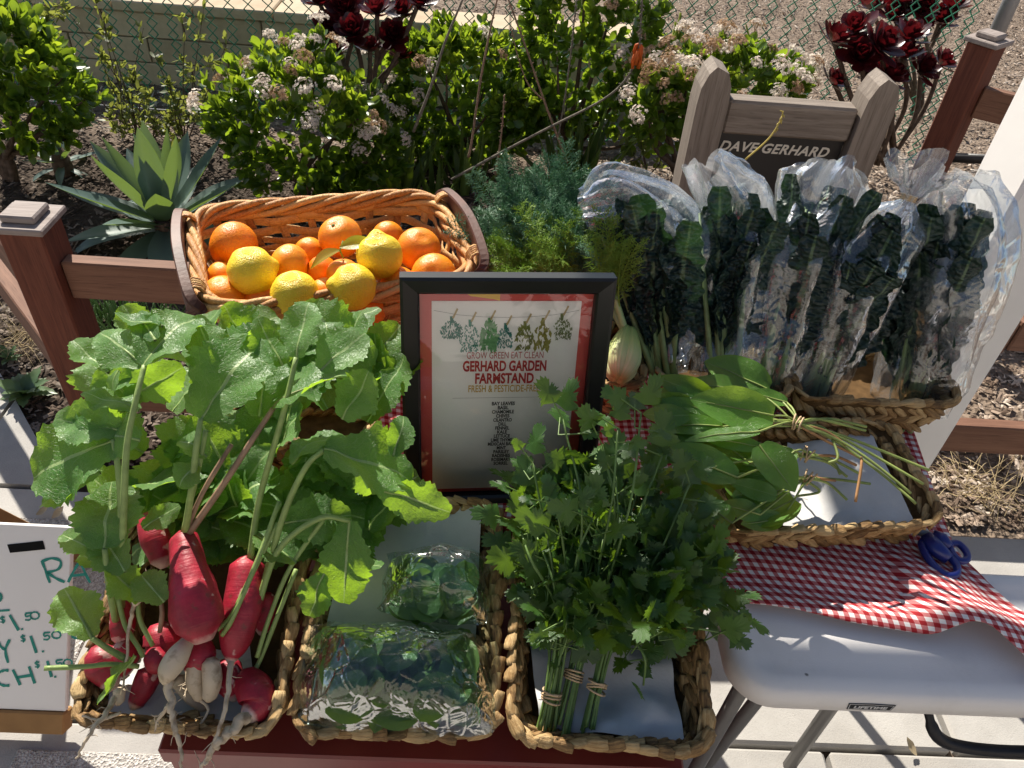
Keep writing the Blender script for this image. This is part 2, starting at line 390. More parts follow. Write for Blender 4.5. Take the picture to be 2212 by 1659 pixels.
for c_ in range(3):
    for k in range(-9, 2):
        x0 = -.02 + k * .4 + (.2 if c_ % 2 else 0)
        if -3.4 <= x0 < .4: put('block', blk, wall, Matrix.Translation((x0, 4.15 + random.uniform(-.002, .002), c_ * .126 - .004)))
for k in range(-9, 2): put('cap_block', cap_m, wall, Matrix.Translation((.05 + k * .4, 4.125, .376)))

# ---- green chain-link fence
FGREEN = m_plain('green_vinyl', (.03, .21, .12), .4, .5, .1, 30)
fen = thing('chain_link_fence', 'green vinyl chain-link wire fence running behind the planting bed', 'fence', (-.5, 3.72, 0))
zz_ = [( .045 * (k % 2), .006 * (1 if k % 2 else -1), .05 + .045 * k) for k in range(27)]
wm = md('wire', *tubem(zz_, .0036, 4), FGREEN)
for i in range(119): put('wire', wm, fen, Matrix.Translation((-3.2 + .0452 * i + .001 * (i % 2), 3.72, .0)) @ Matrix.Scale(1 if i % 2 else -1, 4, (1, 0, 0)))
STEEL = m_plain('galvanised_steel', (.32, .33, .35), .45, .5, .1, 12, .1, .001, .6)
MB().tube([(-3.3, 3.726, .06), (-1, 3.726, .045), (2.2, 3.726, .06)], .0028, 5).put('tension_wire', STEEL, fen, True)
MB().tube([(2.22, 3.66, 0), (2.22, 3.66, 1.9)], .034, 14).put('fence_post', STEEL, fen, True)
o = MB().tube([(.62, 3.75, 0), (.62, 3.75, 1.3)], .02, 10).put('fence_post', STEEL, fen, True)

# ---- rail fence of stained timber
def post(name, label, x, y, h, s=.045, rz=0, cap=True):
    t = thing(name, label, 'fence post', (x, y, 0)); M = Matrix.Translation((x, y, 0)) @ Matrix.Rotation(rz, 4, 'Z')
    put('shaft', md('shaft', *boxm((-s, -s, -.1), (s, s, h), .004), REDWOODV, False), t, M)
    c = put('cap', md('cap', *boxm((-s - .012, -s - .012, h), (s + .012, s + .012, h + .016), .003), CAPWOOD, False), t, M)
    put('cap_block', md('cap_block', *boxm((-s * .78, -s * .78, h + .016), (s * .78, s * .78, h + .034), .004), CAPWOOD, False), c, M)
    return t
post('fence_post', 'red-brown square timber post with silvered cap beside the price board', -1.025, 1.52, .70, .048)
post('fence_post', 'red-brown square timber post with flat cap beside the grey metal pole', 1.575, 2.62, .93, .045, R(38))
def rail(label, a, b, h=.09, t=.038, mat=None, group=None):
    a, b = Vector(a), Vector(b); L = (b - a).length
    V, F = boxm((0, -t / 2, -h), (L, t / 2, 0), .004); x = (b - a).normalized(); y = Vector((0, 0, 1)).cross(x).normalized(); z = x.cross(y)
    M = Matrix(((x.x, y.x, z.x, a.x), (x.y, y.y, z.y, a.y), (x.z, y.z, z.z, a.z), (0, 0, 0, 1)))
    return tag(put('fence_rail', md('fence_rail', V, F, mat or REDWOODX, False), None, M), label, 'rail', group)
rail('upper brown timber rail running from the capped post behind the citrus basket', (-.976, 1.52, .612), (1.3, 1.535, .60), .10, .04)
rail('upper brown timber rail emerging beyond the white pillar', (1.305, 1.535, .60), (2.6, 1.535, .60), .09, .04)
rail('lower brown timber rail beyond the white pillar above the bark chips', (1.105, 1.535, .25), (2.6, 1.535, .25), .10, .04)
rail('weathered brown rail slanting away from the capped post beside the paving', (-1.076, 1.53, .33), (-2.1, 2.62, .33), .10, .045)
rail('upper weathered rail slanting away from the capped post', (-1.076, 1.53, .612), (-2.1, 2.62, .612), .10, .045)
rail('short red-brown rail joining the far capped post to the gate', (1.62, 2.60, .80), (2.35, 2.22, .78), .10, .04)
rail('lower brown timber rail under the citrus basket between the posts', (-.976, 1.52, .25), (1.1, 1.535, .25), .10, .04)

# ---- dark gate frame and pole beyond the far post
BLACKM = m_plain('black_metal', (.012, .012, .014), .45, .5, .2, 30)
gt = thing('metal_gate', 'black metal gate frame beside the far red-brown post', 'gate', (1.95, 2.75, 0))
for (a, b) in (((1.78, 2.72, .02), (2.05, 2.72, .72)), ((2.2, 2.7, .02), (2.2, 2.7, .9))): MB().tube([a, b], .022, 10).put('upright', BLACKM, gt, True)
MB().tube([(1.66, 2.72, .5), (2.3, 2.7, .52)], .018, 10).put('crossbar', BLACKM, gt, True)
MB().tube([(1.70, 2.72, .06), (2.3, 2.7, .06)], .018, 10).put('crossbar', BLACKM, gt, True)
tag(MB().tube([(2.14, 3.05, 0), (2.14, 3.05, 2.3)], .045, 18).put('metal_pole', STEEL, None, True), 'thick grey galvanised pole standing behind the far red-brown post', 'pole')

# ---- white pillar
pil = thing('pillar', 'white painted square pillar standing behind the kale bags', 'pillar', (1.08, 1.43, 0))
put('shaft', md('shaft', *boxm((1.0, 1.35, 0), (1.158, 1.508, 2.45), .008), WHITEPAINT, False), pil)
put('base_trim', md('base_trim', *boxm((.99, 1.34, 0), (1.168, 1.518, .06), .006), WHITEPAINT, False), pil)
# ---- house across the patio, behind the camera
STUC = m_plain('cream_stucco', (.47, .445, .41), .9, .2, .06, 12, .4, .004); TRIM = m_plain('brown_trim', (.16, .09, .06), .6, .3, .2, 20)
hs = thing('house', 'cream stucco house wall across the patio facing the produce stand', 'house', (0, -3.2, 0))
put('wall', md('wall', *boxm((-7, -3.5, 0), (7, -3.2, 3.0)), STUC, False), hs)
dr = put('door', md('door', *boxm((1.6, -3.198, 0), (2.5, -3.15, 2.05), .01), TRIM, False), hs); MB().tube([(1.7, -3.15, 1.0), (1.7, -3.10, 1.0)], .02, 8).put('handle', STEEL, dr, True)
wd_ = put('window', md('window', *boxm((-2.2, -3.198, .95), (-.8, -3.16, 2.05), .01), WHITEPAINT, False), hs); put('pane', md('pane', *boxm((-2.12, -3.158, 1.03), (-.88, -3.155, 1.97)), m_plain('dark_glass', (.03, .035, .04), .05, .6, .1), False), wd_)
# ---- unseen slatted cover added above the pillar to shade the table
pg = thing('shade_pergola', 'unseen white timber slats added over the pillar to shade the table', 'shade_pergola', (.8, 1.9, 2.45))
put('beam', md('beam', *boxm((-1.3, 1.36, 2.452), (3.0, 1.50, 2.60), .004), WHITEPAINT, False), pg)
for k in range(5): put('rafter', md('rafter', *boxm((-.62 + k * .9, 1.3, 2.602), (-.57 + k * .9, 2.85, 2.70), .004), WHITEPAINT, False), pg)
for x0, y0, y1 in ((-.42, 2.68, 2.80), (-.66, 2.50, 2.60), (-.78, 2.36, 2.42), (-.78, 2.23, 2.29), (-.78, 2.10, 2.16), (-.78, 1.9, 2.0)): put('shade_slat', md('shade_slat', *boxm((x0, y0, 2.702), (3.0, y1, 2.73), .003), WHITEPAINT, False), pg)  # slats set where their shadows should fall on table and basket paper
# ---- memorial sign: two rounded posts, crossbar, black board
sg = thing('garden_sign', 'weathered timber sign with two rounded posts and black lettered board', 'sign', (.93, 2.47, 0))
def signpost(x, lean):
    w_ = .05; prof = [(-w_, 0), (-w_, .74), (-w_ * .92, .79), (-w_ * .6, .835), (-.01, .858), (w_ * .6, .84), (w_ * .92, .80), (w_, .75), (w_, 0)]
    n = len(prof); d = .055; V = [(px, -d, pz) for px, pz in prof] + [(px, d, pz) for px, pz in prof]
    F = [tuple(range(n)), tuple(range(2 * n - 1, n - 1, -1))] + [((i + 1) % n, i, n + i, n + (i + 1) % n) for i in range(n)]
    # chamfered front edges
    return put('post', md('post', V, F, GREYWOOD, False), sg, Matrix.Translation((x, 2.47, 0)) @ Matrix.Rotation(lean, 4, 'Y'))
signpost(.685, -.01); signpost(1.20, .012)
put('crossbar', md('crossbar', *boxm((.733, 2.43, .645), (1.152, 2.50, .755), .008), GREYWOODX, False), sg)
BOARD = m_plain('black_board', (.010, .010, .011), .4, .4, .3, 8, .1)
bd_ = put('sign_board', md('sign_board', *boxm((.733, 2.452, .36), (1.152, 2.478, .645), .002), BOARD, False), sg)
LETTER = m_plain('cream_paint', (.62, .58, .5), .6, .3, .05)
def text(name, s, size, mat, M, parent, align='CENTER', ext=.0004, bold=0, shear=0, spacing=1, sx=1):
    cu = bpy.data.curves.new(name, 'FONT'); cu.body = s; cu.size = size; cu.align_x = align; cu.extrude = ext; cu.offset = bold; cu.shear = shear
    cu.space_character = spacing; cu.resolution_u = 3
    ob = bpy.data.objects.new(name, cu); COL.objects.link(ob); dg = bpy.context.evaluated_depsgraph_get()
    me = bpy.data.meshes.new_from_object(ob.evaluated_get(dg)); bpy.data.objects.remove(ob); me.materials.clear(); me.materials.append(mat); me.name = name
    return put(name, me, parent, M @ Matrix.Diagonal((sx, 1, 1, 1)))
XZ = lambda x, y, z: Matrix.Translation((x, y, z)) @ Matrix.Rotation(R(90), 4, 'X')
text('lettering', 'DAVE GERHARD', .046, LETTER, XZ(.925, 2.450, .583), bd_, bold=.0012, shear=.28, spacing=1.08, sx=1.02)
# ================================================================ GARDEN PLANTS
AGAVE = m_leaf('agave_leaf', (.075, .125, .11), (.15, .215, .19), (.30, .45, .06), .20, .42, .5, None, sc=9, bump=.15, hue=.35)
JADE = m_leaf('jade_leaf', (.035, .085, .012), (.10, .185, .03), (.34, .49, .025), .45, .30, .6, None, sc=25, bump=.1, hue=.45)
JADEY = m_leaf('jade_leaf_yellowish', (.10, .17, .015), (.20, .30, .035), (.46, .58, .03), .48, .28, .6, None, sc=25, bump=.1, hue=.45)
AEON = m_leaf('aeonium_leaf', (.022, .004, .007), (.07, .008, .012), (.16, .008, .011), .25, .3, .6, None, sc=20, bump=.1, hue=.5)
ALOE = m_leaf('aloe_leaf', (.05, .095, .03), (.12, .19, .055), (.46, .56, .06), .45, .42, .5, None, sc=20, bump=.15, hue=.4)
WEED = m_leaf('weed_leaf', (.05, .08, .02), (.12, .16, .05), (.42, .46, .08), .38, .5, .4, None, sc=30, bump=.15, hue=.4)
BARK = m_plain('grey_brown_bark', (.11, .08, .06), .9, .2, .4, 40, .6, .004)
STALK = m_plain('dry_flower_stalk', (.17, .15, .12), .8, .2, .3, 60, .4)
FALLEN = m_leaf('fallen_leaf', (.30, .24, .15), (.5, .42, .3), (.5, .4, .2), .2, .7)
STALKT = m_plain('tan_flower_stalk', (.24, .16, .11), .8, .2, .3, 60, .4)
PETAL = m_leaf('pale_petal', (.66, .54, .48), (.82, .75, .68), (.9, .82, .72), .5, .6, .2, None, hue=.3)
DRYPET = m_leaf('dried_petal', (.36, .22, .13), (.55, .40, .27), (.6, .4, .22), .25, .7, .2, None, hue=.3)
ORANGEF = m_leaf('orange_flower', (.55, .10, .02), (.75, .20, .04), (.9, .25, .03), .3, .5, .3)

# ---- agave
def agave(name, label, base, L, W, n, mat, seed, up=1.0):
    t = thing(name, label, 'agave', base); rd = random.Random(seed)
    for i in range(n):
        f = i / (n - 1); az = i * 2.39996 + rd.uniform(-.2, .2); el = R(86 - 92 * f ** .62 * up) + rd.uniform(-.07, .07)
        l = L * (.62 + .45 * math.sin(math.pi * (.25 + .55 * f))) * rd.uniform(.88, 1.1)
        wf = lambda q: W * (.5 + .5 * math.sin(min(1, q / .55) * math.pi / 2)) * (1 if q < .5 else max(.015, 1 - ((q - .5) / .5) ** 1.7))
        V, F, U = sheet(l, wf, lambda q: (.55 - .9 * f - (1.0 * q if f > .75 else 0)), .42 - .2 * f, 14, 6, .05, 1.2, 0, i)
        d = Vector((math.cos(az) * math.cos(el), math.sin(az) * math.cos(el), math.sin(el))); nn = Vector((-math.cos(az) * math.sin(el), -math.sin(az) * math.sin(el), math.cos(el)))
        b = Vector(base) + Vector((math.cos(az), math.sin(az), 0)) * .02 + Vector((0, 0, .02 + .07 * (1 - f)))
        put('leaf', md('leaf', V, F, mat, True, U), t, frame(b, d, nn))
    MB().tube([Vector(base) - Vector((0, 0, .05)), Vector(base) + Vector((0, 0, .05)), Vector(base) + Vector((0, 0, .13))], [.045, .04, .015], 10).put('stem', BARK, t, True)
    return t
agave('agave', 'large blue-green agave rosette growing behind the timber rail', (-1.245, 2.62, .02), .355, .050, 29, AGAVE, 4)
agave('agave', 'small dark agave in shade beside the bare-trunked jade', tuple(PZ(140, 372, .0)), .17, .018, 14, AGAVE, 9)

# ---- jade shrubs
def jleaf(L, w_):
    V, F, U = sheet(L, lambda t: max(.0012, w_ * math.sin(math.pi * min(1, .07 + .90 * t) ** 1.25) ** .75), .5, .22, 5, 4); return V, F
JT = [jleaf(.046, .0145), jleaf(.053, .016), jleaf(.038, .0128)]
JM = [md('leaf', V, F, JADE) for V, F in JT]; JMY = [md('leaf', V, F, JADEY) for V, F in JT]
def floret_cluster(seed, mat, n=46, rad=.047):
    rd = random.Random(seed); V, F = [], []
    for i in range(n):
        d = Vector((rd.gauss(0, .7), rd.gauss(0, .7), rd.uniform(.3, 1))).normalized(); c = d * rad * rd.uniform(.6, 1.1); c.z *= .7
        a = d.orthogonal().normalized(); b = d.cross(a); s = rd.uniform(.008, .0125)
        for k in range(5):
            an = k * 1.2566 + rd.random() * .4; e = a * math.cos(an) + b * math.sin(an); sd = d.cross(e) * s * .28; o = len(V)
            V += [c, c + e * s * .5 + sd + d * s * .3, c + e * s + d * s * .35, c + e * s * .5 - sd + d * s * .3]; F.append((o, o + 1, o + 2, o + 3))
    for i in range(6):
        d = Vector((rd.uniform(-.5, .5), rd.uniform(-.5, .5), 1)).normalized()
        v, f = tubem([(0, 0, -.03), tuple(d * rad * .75)], .0009, 3, False); o = len(V); V += v; F += [tuple(k + o for k in q) for q in f]
    return md('flower_cluster', V, F, mat, False)
FC = [floret_cluster(k, PETAL) for k in range(3)]; FD = [floret_cluster(k + 9, DRYPET, 40, .042) for k in range(2)]
def shrub(label, blobs, trunk, nros, seed, flowers=0, dry=.3, yellow=.3, group='jade shrubs in the bed', upright=0):
    rd = random.Random(seed); t = thing('jade_shrub', label, 'shrub', trunk)
    trunk = Vector(trunk); L = []; tips = []
    for (c, r, wgt) in blobs:
        c, r = Vector(c), Vector(r)
        for _ in range(int(nros * wgt)):
            d = rvec(rd)
            if d.z < -.9: d.z = -d.z
            s = rd.uniform(.72, 1.04) * (1 + .18 * noise.noise(d * 2.2 + Vector((seed, 0, 0))))
            p = c + Vector((d.x * r.x, d.y * r.y, d.z * r.z)) * s
            if any(((p - Vector(c2)).x / r2[0]) ** 2 + ((p - Vector(c2)).y / r2[1]) ** 2 + ((p - Vector(c2)).z / r2[2]) ** 2 < .45 for c2, r2, _ in blobs): continue
            ax = (d + Vector((0, 0, .55)) + rvec(rd) * .35).normalized(); tips.append((p, ax, d)); a0 = ax.orthogonal().normalized(); b0 = ax.cross(a0)
            for k in range(rd.randint(6, 9)):
                an = k * 2.4 + rd.random(); ra = a0 * math.cos(an) + b0 * math.sin(an); al = R(rd.uniform(22, 80))
                dr = ax * math.cos(al) + ra * math.sin(al); nn = ax * math.sin(al) - ra * math.cos(al)
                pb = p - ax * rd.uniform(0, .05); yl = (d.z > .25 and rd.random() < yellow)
                L.append((rd.randrange(3), frame(pb, dr, nn, rd.uniform(.8, 1.2)), pb, yl))
    L.sort(key=lambda q: (q[2] - CAM).length - .25 * max(0, q[2].z - .25))
    vis = L[:290]; rest = L[290:]
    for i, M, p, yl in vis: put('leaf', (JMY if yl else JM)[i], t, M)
    merged('leaf_mass', JT, [(i, M) for i, M, p, yl in rest], JADE, True, t)
    hub = Vector(blobs[0][0])
    for k in range(7):
        p, ax, d = tips[rd.randrange(len(tips))]
        mid = trunk.lerp(p, .5) + Vector((rd.uniform(-.04, .04), rd.uniform(-.04, .04), .03))
        MB().tube(bez([trunk - Vector((0, 0, .06)), trunk + Vector((rd.uniform(-.02, .02), 0, .09)), mid, p], 5), [.02] * 5 + [.016, .014, .012, .011, .010] + [.008, .007, .006, .005, .004, .003], 7).put('branch', BARK, t, True)
    cand = [q for q in tips if q[2].z > .05]; rd.shuffle(cand)
    for p, ax, d in cand[:flowers]:
        m = rd.choice(FD) if rd.random() < dry else rd.choice(FC)
        put('flower_cluster', m, t, frame(p + ax * .05, ax.orthogonal(), ax, rd.uniform(.55, .95)))
    return t
shrub('dense green jade shrub with white flower clusters beside the agave', [(tuple(PY(645, 270, 2.95)), (.34, .25, .31), 1), (tuple(PY(780, 320, 3.0)), (.18, .18, .2), .3)], (-.80, 3.0, 0), 400, 1, 46, .3, .35)
shrub('bright green jade shrub rising behind the slender aloes at mid bed', [(tuple(PY(985, 215, 3.46)), (.38, .2, .33), 1), (tuple(PY(1120, 252, 3.3)), (.15, .10, .13), .22), (tuple(PY(890, 270, 3.4)), (.2, .14, .18), .25)], (-.15, 3.46, 0), 400, 2, 14, .4, .6)
shrub('tall jade shrub with tan dried flower heads rising above the wall', [(tuple(PY(1270, 95, 3.48)), (.33, .2, .46), 1), (tuple(PY(1355, 235, 3.45)), (.25, .16, .22), .3)], (.36, 3.48, 0), 430, 3, 26, .75, .35)
shrub('jade shrub topped with masses of pinkish blossom behind the timber sign', [(tuple(PY(1560, 195, 3.05)), (.36, .22, .17), 1), (tuple(PY(1450, 240, 3.0)), (.16, .16, .17), .3)], tuple(PZ(1462, 420, 0)), 260, 4, 85, .45, .35)
shrub('dark jade shrub on a bare trunk at the shaded end of the bed', [(tuple(PY(35, 190, 2.95)), (.28, .22, .27), 1), (tuple(PY(20, 100, 3.0)), (.16, .15, .17), .3)], tuple(PZ(25, 385, 0)), 300, 5, 0, .3, .5)

# ---- dark red aeoniums
AEL = sheet(.075, lambda t: .004 + .0165 * math.sin(math.pi * min(1, t ** 1.4 * .9 + .02)) if t < .97 else .004, .6, .2, 7, 4)
AEM = md('leaf', AEL[0], AEL[1], AEON)
AEC = md('rosette', *blade(.035, lambda t: .011 * (1 - t) + .001, lambda t: .011 * (1 - t) + .001, 0, 0, 4, 6), AEON)
def aeonium(label, base, tips, seed):
    rd = random.Random(seed); t = thing('aeonium', label, 'succulent', base, 'dark aeoniums'); base = Vector(base)
    for (p, s) in tips:
        s *= 1.25
        mid = base.lerp(p, .55) + Vector((rd.uniform(-.05, .05), rd.uniform(-.03, .03), -.03))
        MB().tube(bez([base + Vector((rd.uniform(-.05, .05), rd.uniform(-.03, .03), -.05)), mid, p], 6), .0095, 7).put('stem', BARK, t, True)
        ax = (Vector((0, -.25, 1)) + rvec(rd) * .5).normalized(); ro = put('rosette', AEC, t, frame(p, ax, ax.orthogonal(), s)); a0 = ax.orthogonal().normalized(); b0 = ax.cross(a0)
        for k in range(30):
            an = k * 2.4; f = k / 29; al = R(12 + 84 * f); ra = a0 * math.cos(an) + b0 * math.sin(an)
            put('leaf', AEM, ro, frame(p - ax * .012 * f, ax * math.cos(al) + ra * math.sin(al), ax * math.sin(al) - ra * math.cos(al), s * (.55 + .5 * f) * rd.uniform(.9, 1.1)))
aeonium('dark red aeonium with many rosettes against the tan block wall', tuple(PY(770, 250, 3.3)), [(PY(x, y, 3.3 + dy), s) for x, y, dy, s in ((705, 62, 0, .9), (745, 20, .05, 1), (765, 70, -.05, 1), (800, 105, -.05, .85), (815, 25, 0, 1), (850, 80, 0, .9), (875, 25, .05, 1), (905, 5, 0, .9), (730, 105, .02, .7), (870, 120, .05, .7), (690, 5, .05, .9))], 3)
aeonium('dark red aeonium with crowded rosettes growing behind the timber sign', tuple(PY(1925, 330, 3.05)), [(PY(x, y, 3.05 + dy), s) for x, y, dy, s in ((1800, 85, 0, 1), (1850, 65, .05, 1), (1900, 95, -.05, 1.1), (1860, 125, -.05, 1.), (1950, 120, 0, 1.), (1990, 150, 0, .9), (1920, 165, -.05, 1), (1965, 80, .05, 1), (1800, 175, 0, .8), (2035, 135, .05, .8), (1880, 160, .03, .9))], 4)
aeonium('dark red aeonium rising beyond the wire mesh near the grey pole', tuple(PY(1990, 230, 3.9)), [(PY(x, y, 3.9), s) for x, y, s in ((1880, 15, 1.1), (1930, 35, 1.1), (1985, 20, 1.1), (2030, 45, 1.1), (2060, 15, 1), (1960, 0, 1))], 5)

# ---- aloes
def aloe_leaf(L, W, bend, seed):
    V, F = blade(L, lambda t: max(.0012, W * (1 - t ** 1.6)), lambda t: max(.0008, W * .36 * (1 - t)), bend, .35, 9, 8); V = [Vector(v) for v in V]
    for i in range(1, 9):       # marginal teeth
        for k in (0, 4):
            p = V[i * 8 + k]; q = V[i * 8 + k + (0 if i > 8 else 8)]; c = V[i * 8 + 2].lerp(V[i * 8 + 6], .5); d = (p - c).normalized() * .0045; o = len(V); u = (q - p).normalized() * .005
            V += [p - u * .5, p + u * .5, p + d + u * .6]; F.append((o, o + 1, o + 2))
    return md('leaf', V, F, ALOE)
ALM = [aloe_leaf(.28, .025, .25, 1), aloe_leaf(.24, .027, -.25, 2), aloe_leaf(.32, .023, .1, 3)]
def aloe(label, base, n, seed, s=1., spread=38):
    rd = random.Random(seed); t = thing('aloe', label, 'aloe', base, 'aloes in the bed'); base = Vector(base)
    for i in range(n):
        az = i * 2.4 + rd.random() * .5; el = R(88 - spread * (i / n) * rd.uniform(.6, 1.2)); d = Vector((math.cos(az) * math.cos(el), math.sin(az) * math.cos(el), math.sin(el)))
        nn = Vector((-math.cos(az) * math.sin(el), -math.sin(az) * math.sin(el), math.cos(el)))
        put('leaf', rd.choice(ALM), t, frame(base + Vector((math.cos(az), math.sin(az), 0)) * (.015 + .06 * i / n) - Vector((0, 0, .02)), d, nn, s * rd.uniform(.75, 1.1)))
    return t
aloe('upright grey-green aloe clump beside the flowering jade', tuple(PZ(868, 412, .0)), 18, 1, 1.0)
aloe('slender sparse aloe between two fuller aloe clumps', tuple(PZ(1005, 412, .0)), 11, 2, 1.05, 34)
aloe('tall yellow-lit aloe clump behind the fennel fronds', tuple(PZ(1235, 425, .0)), 26, 3, 1.35, 50)
aloe('short dark aloe at the foot of the white-flowered jade', tuple(PZ(940, 425, .0)), 9, 4, .8)
def stalk(label, pts, r, mat, Y=2.95, buds=0, flowers=0):
    P = bez([PY(x, y, Y + dy) for x, y, dy in pts], 6); n = len(P); t = thing('flower_stalk', label, 'flower stalk', tuple(P[0]), 'aloe flower stalks')
    MB().tube(P, [r * (1 - .45 * i / n) for i in range(n)], 6).put('stem', mat, t, True); rd = random.Random(n + buds)
    bm_ = md('bud', *tubem([(0, 0, 0), (0, .006, 0), (0, .012, -.003)], [.0012, .0022, .001], 5), mat); fm = md('flower', *tubem([(0, 0, 0), (0, .008, -.004), (0, .013, -.018), (0, .014, -.034)], [.002, .005, .0055, .004], 7), ORANGEF)
    for k in range(buds):
        i = int(n * (.5 + .48 * k / buds)); d = rvec(rd); put('bud', bm_, t, frame(P[i], d, (0, 0, 1)))
    for k in range(flowers):
        i = int(n * .72) + k % 3; an = k * 1.1; put('flower', fm, t, frame(P[i], (math.cos(an), math.sin(an), -.2), (0, 0, 1), 1.5))
stalk('grey leafless flower stalk rising from the aloe beside the jade', [(893, 285, 0), (930, 190, 0), (962, 90, 0), (1003, -10, 0)], .0065, STALK)
stalk('brown bare flower stalk rising from the sparse aloe', [(1012, 340, 0), (1020, 300, 0), (1037, 180, 0), (1060, 60, 0), (1076, -10, 0)], .0055, STALKT)
stalk('tan flower stalk leaning over the tall aloe towards the wall', [(1225, 350, 0), (1178, 225, 0), (1135, 100, 0), (1095, -10, 0)], .0055, STALKT, 2.95, 14)
stalk('thin branching flower stalk behind the tan leaning one', [(1172, 215, .02), (1140, 180, .02), (1118, 120, .02), (1105, 60, 0)], .0035, STALKT, 2.95, 8)
stalk('long arching grey flower stalk ending in hanging orange bells', [(975, 388, 0), (1085, 328, 0), (1189, 274, 0), (1303, 215, 0), (1355, 167, 0), (1378, 115, 0), (1384, 50, 0), (1388, -10, 0)], .0055, STALK, 2.9, 70, 9)
stalk('short flower stalk with orange buds beside the low yellow jade', [(1070, 378, 0), (1082, 300, 0), (1090, 205, 0)], .0045, STALKT, 2.95, 26)
stalk('beaded upright stalk standing before the tall jade', [(1205, 300, .1), (1222, 200, .1), (1236, 90, .1), (1245, 0, .1)], .004, STALK, 2.95, 50)
stalk('thin yellow twig rising before the black sign board', [(1610, 345, 0), (1660, 300, 0), (1685, 262, 0), (1692, 240, 0)], .003, m_plain('yellow_twig', (.45, .36, .10), .7, .2, .1), 2.2, 12)

# ---- airy weeds by the fence
WL = sheet(.030, lambda t: .0062 * math.sin(math.pi * min(1, .05 + .95 * t)) + .0006, .3, .15, 5, 2)
def twiggy(label, base, tips, seed, mat=None, nl=13):
    rd = random.Random(seed); t = thing('leafy_weed', label, 'weed', base, 'airy weeds by the fence'); L = []
    for tp in tips:
        P = bez([base, Vector(base).lerp(tp, .5) + rvec(rd) * .06, tp], 8)
        MB().tube(P, [.0035 - .0025 * i / len(P) for i in range(len(P))], 5).put('stem', BARK, t, True)
        for k in range(nl):
            p = P[rd.randrange(4, len(P))] + rvec(rd) * .015
            for q in range(3): L.append((0, frame(p, (rvec(rd) + Vector((0, 0, .5))), rvec(rd), rd.uniform(.7, 1.5))))
    merged('foliage', [(WL[0], WL[1])], L, mat or WEED, True, t)
twiggy('airy weed with pale narrow leaves climbing the fence before the wall', tuple(PZ(300, 300, 0)), [PY(x, y, 3.4) for x, y in ((90, 10), (150, 30), (205, 0), (215, 120), (260, 150), (225, 60), (310, 60), (290, 160), (330, 200))], 1)
twiggy('straggling narrow-leaved weed between agave and white-flowered jade', tuple(PZ(400, 320, 0)), [PY(x, y, 3.3) for x, y in ((330, 110), (400, 40), (440, 20), (420, 150), (360, 180), (455, 130), (500, 70), (380, 230))], 2)
twiggy('low pale weed spreading at the fence foot behind the agave', tuple(PZ(330, 300, 0)), [PY(x, y, 3.2) for x, y in ((230, 250), (280, 225), (360, 215), (420, 230), (300, 190), (450, 260))], 3)
twiggy('yellow-leaved twig hanging over the wall by the shaded jade', tuple(PY(-30, 60, 3.4)), [PY(x, y, 3.35) for x, y in ((60, 10), (45, 50), (130, 5), (80, 30), (170, 12))], 4, None, 20)
twiggy('sparse green weed under the blossoming jade by its trunk', tuple(PZ(1400, 380, 0)), [PY(x, y, 3.2) for x, y in ((1340, 290), (1380, 280), (1415, 300), (1370, 330))], 5)
# clump of finger-leaved ground succulent below the rail
fl_ = md('leaf', *blade(.10, lambda t: .0045 * (1 - .7 * t), lambda t: .004 * (1 - .7 * t), .7, 0, 6, 5), m_leaf('finger_leaf', (.07, .14, .05), (.14, .24, .09), (.3, .45, .1), .2, .4))
cl = thing('finger_succulent', 'low clump of pale green finger-leaved succulent under the rail', 'succulent', tuple(PZ(262, 700, 0))); rd = random.Random(6)
for k in range(150):
    az = rd.random() * 6.28; el = R(rd.uniform(12, 80)); d = Vector((math.cos(az) * math.cos(el), math.sin(az) * math.cos(el), math.sin(el)))
    put('leaf', fl_, cl, frame(PZ(262, 705, 0) + Vector((rd.gauss(0, .09), rd.gauss(0, .045), .0)), d, (0, 0, 1), rd.uniform(.8, 1.3)))
# small weed rosettes at the paving edge and dry tufts
rl = sheet(.075, lambda t: .017 * math.sin(math.pi * min(1, .12 + .86 * t)) * (1 + .25 * math.sin(t * 26)), -.5, .2, 10, 4, .1)
rlm = md('leaf', rl[0], rl[1], m_leaf('weed_rosette_leaf', (.05, .10, .04), (.12, .19, .08), (.3, .45, .12), .3), True, rl[2])
for lab, px, py, n, s in (('leafy green weed rosette growing at the paving edge by the post', 55, 850, 16, 1.1), ('small weed rosette sprouting at the paving corner by the post', 20, 775, 9, .6)):
    b = PZ(px, py, 0); t = thing('weed_rosette', lab, 'weed', tuple(b)); rd = random.Random(px)
    for k in range(n):
        az = k * 2.4; el = R(rd.uniform(15, 65)); put('leaf', rlm, t, frame(b, (math.cos(az) * math.cos(el), math.sin(az) * math.cos(el), math.sin(el)), (0, 0, 1), s * rd.uniform(.7, 1.2)))
DRY = m_plain('dry_grass', (.42, .33, .19), .8, .2, .3, 20)
for lab, px, py, n, h in (('tuft of dry tan grass by the lower rail and paving edge', 2085, 1050, 60, .15), ('dry straw tuft beside the slanting weathered rail', 45, 740, 60, .14), ('thin dry grass on the chips near the white pillar', 2010, 940, 30, .12), ('dry stalks lying by the table end', 2150, 1075, 30, .16)):
    b = PZ(px, py, 0); m = MB(); rd = random.Random(px)
    for k in range(n):
        a = rd.random() * 6.28; q = b + Vector((rd.gauss(0, .05), rd.gauss(0, .04), 0)); e = Vector((math.cos(a), math.sin(a), rd.uniform(.1, 1.2))).normalized() * h * rd.uniform(.5, 1.2)
        m.tube([q, q + e * .6 + Vector((0, 0, .01)), q + e + Vector((0, 0, -.02))], [.0011, .0009, .0004], 3, False)
    tag(m.put('dry_grass_tuft', DRY, None), lab, 'dry grass', kind='stuff')
